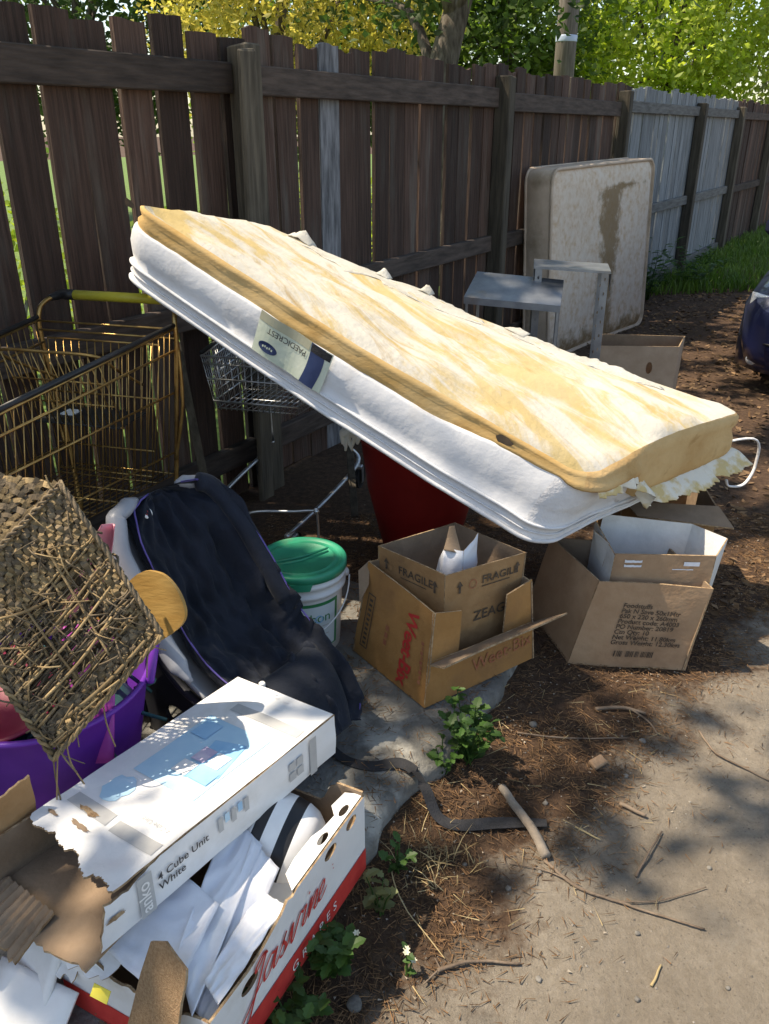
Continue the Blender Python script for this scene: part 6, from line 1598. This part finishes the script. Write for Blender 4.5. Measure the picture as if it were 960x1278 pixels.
# bumper
mb = MB()
def bump_pt(u, v):
    y = lerp(-.015, CWd + .015, u); q = abs(u * 2 - 1)
    x = -.055 + .26 * q ** 5 + .05 * q ** 2
    z = lerp(.14, .47, v); x += .03 * (2 * v - 1) ** 2 * .8 - .012 * math.sin(v * 3.1)
    return CRP(x, y, z)
mb.slab(bump_pt, CX, .03, 40, 8); bmp = mb.build('bumper', CARP, car, smooth=True)
mb = MB(); mb.tube([bump_pt(u / 40, .62) + CX * .003 for u in range(41)], .007, 6); mb.build('trim_strip', BLKPL, bmp, smooth=True)
mb = MB(); mb.slab(lambda u, v: bump_pt(lerp(.25, .75, u), lerp(.08, .38, v)) + CX * .004, CX, .004, 10, 3); mb.build('grille', BLKPL, bmp)
for s in (0, 1):
    yy = lambda f: f if s == 0 else CWd - f
    mb = MB()
    def lamp(u, v):
        f = lerp(.035, .44, u); x = .085 - .095 * u ** .7 + .05 * (1 - u) ** 2 + .055 * v; z = lerp(.475 + .02 * (1 - u), .635 - .045 * u + .01, v) + .0
        return CRP(x - .025, yy(f), z)
    mb.slab(lamp, CX, .02, 14, 6); hl = mb.build('headlight', LENS, car, smooth=True)
    mb = MB(); mb.lathe([(.05, 0), (.045, .01), (.02, -.0)], 18, lamp(.45, .45) + CX * .002, CX.to_track_quat('Z', 'Y').to_matrix()); mb.build('reflector', RIMM, hl, smooth=True)
    mb = MB(); mb.lathe([(.038, 0), (.034, .012), (.01, .016)], 18, bump_pt(.075 if s == 0 else .925, .22) + CX * .002, CX.to_track_quat('Z', 'Y').to_matrix()); mb.build('fog_lamp', LENS, bmp, smooth=True)
    for x in (.74, 3.1):
        mb = MB(); mb.lathe([(.19, -.08), (.27, -.085), (.29, -.06), (.29, .06), (.27, .085), (.19, .08)], 36, CRP(x, yy(.12), .29), CY.to_track_quat('Z', 'Y').to_matrix()); wh = mb.build('wheel', RUBBER, car, smooth=True)
        mb = MB(); mb.lathe([(.195, -.085), (.18, -.07), (.05, -.078), (.002, -.08), (.002, .08), (.05, .078), (.18, .07), (.195, .085)], 30, CRP(x, yy(.12), .29), CY.to_track_quat('Z', 'Y').to_matrix()); mb.build('rim', RIMM, wh, smooth=True)
    mb = MB(); mb.box(CRP(1.40, yy(-.04), .93), (.12, .2, .12), Matrix.Rotation(math.atan2(CY.y, CY.x) - math.pi / 2, 3, 'Z'), ch=.03); mb.build('wing_mirror', CARP, car)
mb = MB(); mb.box(CRP(-.045, CWd / 2, .36), (.004, .36, .12), Matrix.Rotation(math.atan2(CX.y, CX.x), 3, 'Z')); mb.build('number_plate', WHITEINK, bmp)

# ================================================================== PLANTS
def lobed(P, d, n_, L, w, lobes=3, r=None):
    """small lobed leaf as a fan of faces"""
    d = Vector(d).normalized(); s = d.cross(n_).normalized(); n_ = s.cross(d).normalized()
    prof_ = [(0, .06), (.15, .7), (.28, .55), (.42, 1.0), (.58, .66), (.74, .72), (.88, .35), (1, 0)]
    vs = []
    for t, q in prof_: vs.append(P + d * L * t + s * w * q * .5 + n_ * (.12 * L * (t - t * t) * 1.5 + .10 * w * q))
    m_ = [P + d * L * t + n_ * (.12 * L * (t - t * t) * 1.5) for t, q in prof_]
    vs2 = [P + d * L * t - s * w * q * .5 + n_ * (.12 * L * (t - t * t) * 1.5 + .10 * w * q) for t, q in prof_]
    k = len(prof_)
    return vs + m_ + vs2, [(i, i + 1, k + i + 1, k + i) for i in range(k - 1)] + [(k + i, k + i + 1, 2 * k + i + 1, 2 * k + i) for i in range(k - 1)]
def weed(name, base, H, spread, nst, nlf, ls, label, seed, flowers=0, m=LF_WEED, zrot=0):
    r = random.Random(seed); base = Vector(base)
    root = thing(name, base, label, 'weed')
    stm, lv, fl = MB(), MB(), MB()
    for k in range(nst):
        a = 6.283 * k / nst + r.uniform(-.4, .4); o = spread * r.uniform(.25, 1); h = H * r.uniform(.55, 1.05)
        tip = base + Vector((math.cos(a) * o, math.sin(a) * o, h)); mid = base.lerp(tip, .5) + Vector((math.cos(a) * o * .1, math.sin(a) * o * .1, h * .12))
        P = catmull([base + Vector((r.uniform(-.01, .01), r.uniform(-.01, .01), -.01)), mid, tip], 5); stm.tube(P, [.0026 * (1 - .6 * i / (len(P) - 1)) for i in range(len(P))], 5)
        for q in range(nlf):
            i = int(lerp(2, len(P) - 1, q / max(1, nlf - 1))); aa = r.uniform(0, 6.283)
            d = Vector((math.cos(aa), math.sin(aa), r.uniform(-.15, .5))); L_ = ls * r.uniform(.55, 1.2)
            vs, fs = lobed(P[i], d, Vector((r.uniform(-.3, .3), r.uniform(-.3, .3), 1)), L_, L_ * r.uniform(.6, .85)); lv.add(vs, fs)
        if k < flowers:
            for q in range(6):
                aa = 6.283 * q / 6; d = Vector((math.cos(aa), math.sin(aa), .4)); vs, fs = lobed(tip, d, Vector((0, 0, 1)), .008, .006); fl.add(vs, fs)
    stm.build('stems', LF_WEED, root, smooth=True); lv.build('leaves', m, root)
    if flowers: tag(fl.build('flowers', PETAL, root), kind='stuff')
    return root
weed('leafy_weed', (.215, 1.645, .02), .19, .085, 16, 9, .034, 'bushy green weed growing at the concrete edge below the cereal carton', 3)
weed('leafy_weed', (.145, 1.60, .03), .07, .06, 8, 5, .025, 'small fine leafed weed between the strap and the bushy weed', 13)
weed('flowering_weed', (-.105, 1.060, .03), .10, .065, 14, 8, .034, 'green weed with small cream flowers beside the red stripe of the grape box', 5, flowers=1)
weed('flowering_weed', (-.165, .945, .02), .09, .075, 14, 7, .030, 'second flowering weed spreading along the foot of the grape box', 6)
weed('seedling', (-.010, 1.20, .02), .085, .045, 5, 4, .034, 'pale seedling with narrow leaves on the dirt past the grape box corner', 7, m=LF_GREY)
weed('seedling', (.045, 1.075, .004), .055, .012, 3, 2, .02, 'single stalk with one cream flower head on the dirt', 8, flowers=3)
weed('seedling', (.03, 1.30, .03), .06, .04, 5, 4, .026, 'tiny green seedling at the foot of the concrete edge', 18)
weed('leafy_weed', (2.55, 8.1, 0), .55, .35, 16, 8, .09, 'tall rank weed in the grass by the silver grey fence', 9)
weed('leafy_weed', (3.2, 8.8, 0), .45, .4, 16, 8, .08, 'broad leafed weed in the grass beside the tall rank weed', 10)

# ================================================================== STICKS, STONES AND LITTER
def stick(label, pts, r0, r1, m=STICK, name='twig', side=()):
    pts = [Vector((x, y, ground_z(x, y) + z)) for x, y, z in pts]
    P = catmull(pts, 6)
    P = [p + Vector((0, 0, 0)) + Vector((nz(p.x * 30, p.y * 30), nz(p.y * 30, p.x * 30, 4), 0)) * .003 for p in P]
    mb = MB(); mb.tube(P, [lerp(r0, r1, i / (len(P) - 1)) for i in range(len(P))], 7)
    for s in side:
        Q = catmull([Vector((x, y, ground_z(x, y) + z)) for x, y, z in s], 5); mb.tube(Q, [lerp(r0 * .5, r1 * .6, i / (len(Q) - 1)) for i in range(len(Q))], 5)
    return tag(mb.build(name, m, smooth=True, loc=pts[0]), label, 'stick')
stick('thick grey stick lying across the black strap', [(.292, 1.555, .012), (.315, 1.49, .02), (.345, 1.42, .022), (.365, 1.345, .012)], .010, .012, mat('grey_stick', (.16, .13, .105), (.30, .25, .20), 14, .9, .5, 60), 'branch_piece')
stick('long thin forked twig running out over the paving', [(.36, 1.34, .006), (.42, 1.27, .005), (.50, 1.235, .006), (.585, 1.195, .005), (.66, 1.165, .005)], .0042, .0020, side=[[(.50, 1.235, .006), (.58, 1.235, .006), (.655, 1.255, .005), (.70, 1.27, .006)], [(.42, 1.275, .005), (.36, 1.31, .005), (.28, 1.335, .005)]])
stick('small upright forked twig on the paving', [(.555, 1.30, .005), (.60, 1.36, .012), (.655, 1.43, .006)], .0035, .0018, side=[[(.60, 1.36, .012), (.595, 1.375, .015), (.59, 1.385, .012)]])
stick('curved grey twig with a clump of bark at its end', [(.105, 1.075, .008), (.14, 1.085, .01), (.20, 1.095, .008), (.27, 1.09, .006)], .0045, .0025, side=[[(.105, 1.075, .008), (.085, 1.055, .01), (.075, 1.045, .008)], [(.11, 1.075, .01), (.10, 1.098, .012)]])
stick('twig arching near the delivery carton on the paving edge', [(1.02, 1.68, .006), (.99, 1.60, .01), (1.0, 1.52, .008), (1.02, 1.44, .006)], .0032, .0018)
stick('thin twig curling over the sunny paving', [(.865, 1.79, .006), (.88, 1.70, .008), (.935, 1.64, .006), (.99, 1.58, .006)], .0035, .002)
stick('short dark stick near the bottom corner of the delivery carton', [(.60, 1.88, .008), (.68, 1.885, .012), (.74, 1.86, .008)], .006, .004, side=[[(.70, 1.885, .01), (.735, 1.82, .01), (.745, 1.77, .008)]])
stick('short brown stick at the boundary of dirt and paving', [(.575, 1.515, .006), (.63, 1.475, .008)], .006, .004)
stick('pale straw stalk lying on the paving', [(.515, 1.045, .004), (.545, 1.085, .004)], .003, .002, HAY)
stick('dry bent grass stem by the grape box corner', [(.01, 1.34, .01), (.03, 1.22, .03), (.09, 1.14, .015), (.12, 1.10, .01)], .0016, .001, HAY)
stick('pale sliver of wood in the dirt under the bushy weed', [(.45, 1.44, .006), (.50, 1.40, .006)], .0025, .002, HAY)
stick('brown twig in the dirt before the dark shade', [(.36, 1.76, .005), (.50, 1.745, .006), (.66, 1.76, .005)], .0025, .0015)
mb = MB(); mb.box((.555, 1.655, .010), (.045, .028, .014), Matrix.Rotation(.6, 3, 'Z') @ Matrix.Rotation(.25, 3, 'X'), ch=.003); tag(mb.build('wood_chip', mat('wood_chip', (.24, .15, .09), (.36, .24, .15), 20, .9, .5, 60), loc=(.555, 1.655, 0)), 'pale block of broken wood lying on the dirt near the paving', 'wood chip')
def stone(x, y, r, seed):
    mb = MB(); n_, m_ = 10, 6
    vs = []
    for j in range(m_ + 1):
        t = math.pi * j / m_
        for i in range(n_):
            a = 6.283 * i / n_; d = Vector((math.sin(t) * math.cos(a), math.sin(t) * math.sin(a), .62 * math.cos(t))); vs.append(Vector((x, y, ground_z(x, y) + r * .35)) + d * r * (1 + .35 * nz(d.x * 1.6 + seed, d.y * 1.6, d.z)))
    mb.add(vs, [(j * n_ + (i + 1) % n_, j * n_ + i, (j + 1) * n_ + i, (j + 1) * n_ + (i + 1) % n_) for j in range(m_) for i in range(n_)])
    return mb
for k, (x, y, r) in enumerate([(-.055, 1.005, .016), (.43, 1.335, .007), (.345, 1.31, .006), (.27, 1.27, .007), (.41, 1.80, .012), (.62, 1.62, .007), (.18, 1.33, .006), (.52, 1.16, .006), (.73, 1.33, .006), (.30, 1.06, .007), (.48, 1.02, .006), (.66, 1.04, .005), (.395, 1.52, .007), (.70, 1.75, .010)]):
    tag(stone(x, y, r, k * 3).build('stone', STONE, smooth=True, loc=(x, y, 0)), 'small grey stone lying loose on the ground', 'stone', 'loose stones')
# needles, chips and grit
def dens(x, y):
    p = Vector((x, y, 0)) - F0; d = p.dot(FN)
    s = (x - .43) * .72 - (y - 1.42) * .69 - .16 * max(0, y - 2.3)
    return (1.0 if s < -.02 else math.exp(-(s + .02) * 15)) * (0.35 if (d < 1.64 and p.dot(FD) < -9.0) else 1)
def scatter(name, n, m, L, r, label, zlift=.002, box=(-.5, 2.2, .85, 3.2), thick=False):
    vs, fs = [], []
    c = 0; tries = 0
    while c < n and tries < n * 12:
        tries += 1
        x = rnd.uniform(box[0], box[1]); y = box[2] + (box[3] - box[2]) * rnd.random() ** 1.25
        if rnd.random() > dens(x, y) * (.35 + 1.3 * max(0, nz(x * 5, y * 5, 2) + .35)): continue
        p_ = Vector((x, y, 0)) - F0
        on = p_.dot(FN) < 1.62 and p_.dot(FD) < -9.05
        z = (SLAB + .001 if on else ground_z(x, y)) + rnd.uniform(.0005, zlift * 3)
        a = rnd.uniform(0, 6.283); l = L * rnd.uniform(.4, 1.2); tilt = rnd.uniform(-.2, .2)
        d = Vector((math.cos(a), math.sin(a), tilt)) * l / 2; s = Vector((-math.sin(a), math.cos(a), 0)) * r * rnd.uniform(.6, 1.3); u_ = Vector((0, 0, r * (1.4 if not thick else .8)))
        k = len(vs); q = Vector((x, y, z + abs(d.z)))
        vs += [q - d - s, q - d + s, q + d * .9, q - d + u_]
        fs += [(k, k + 2, k + 3), (k + 1, k + 3, k + 2), (k, k + 3, k + 1)]
        c += 1
    me = bpy.data.meshes.new(name); me.from_pydata(vs, [], fs); me.materials.append(m); me.update()
    return tag(link_mesh(name, me), label, 'litter', kind='stuff')
scatter('needle_litter', 26000, NEEDLE, .034, .0011, 'brown pine needles and bark crumbs covering the dirt')
scatter('chip_litter', 1100, DEBRIS, .010, .0028, 'pale chips and grit scattered over the dirt and paving', thick=True)
scatter('straw_litter', 110, HAY, .06, .0011, 'dry straw stalks scattered over the dirt', .004, box=(.0, .9, .95, 2.0))
GRITM = mat('grit', (0.13, 0.115, 0.10), (0.30, 0.27, 0.235), 5, 0.9, island=0.45)
vs, fs = [], []
for _ in range(9000):
    x = rnd.uniform(-.1, 2.2); y = .9 + 2.6 * rnd.random() ** 1.4; r_ = .0010 + .0032 * rnd.random() ** 5
    if rnd.random() > .25 + .9 * max(0, nz(x * 4, y * 4, 7) + .2): continue
    z = ground_z(x, y) + r_ * .3; k = len(vs); a = rnd.uniform(0, 6.28); c, s = math.cos(a) * r_, math.sin(a) * r_
    vs += [(x + c, y + s, z), (x - s * .8, y + c * .8, z), (x - c, y - s, z), (x + s * .8, y - c * .8, z), (x + c * .2, y, z + r_ * .8)]
    fs += [(k, k + 1, k + 4), (k + 1, k + 2, k + 4), (k + 2, k + 3, k + 4), (k + 3, k, k + 4)]
me = bpy.data.meshes.new('grit'); me.from_pydata(vs, [], fs); me.materials.append(GRITM); me.update()
tag(link_mesh('grit', me), 'fine grit and pebbles strewn over the paving', 'grit', kind='stuff')
LEAFY = mat('dead_leaves', (0.10, 0.055, 0.028), (0.20, 0.125, 0.065), 5, 0.9, island=0.5)
LP = []
for _ in range(9000):
    x = rnd.uniform(.9, 4.2); y = rnd.uniform(2.4, 8.6); p_ = Vector((x, y, 0)) - F0
    if p_.dot(FN) < .05: continue
    LP.append((x, y, ground_z(x, y) + rnd.uniform(.002, .008)))
tag(leaf_mesh('leaf_litter', LP, .045, LEAFY, flat=.85, aspect=.5), 'dead brown leaves and bark covering the dirt towards the car', 'litter', kind='stuff')
H_ = []
for _ in range(70):
    H_.append((rnd.gauss(.125, .05), rnd.gauss(1.335, .04), .004))
tag(blades('dry_tuft', H_, .05, HAY, .0012, 1.8, loc=(.12, 1.33, 0)), 'tuft of dry yellow grass on the dirt below the strap', 'dry grass', kind='stuff')
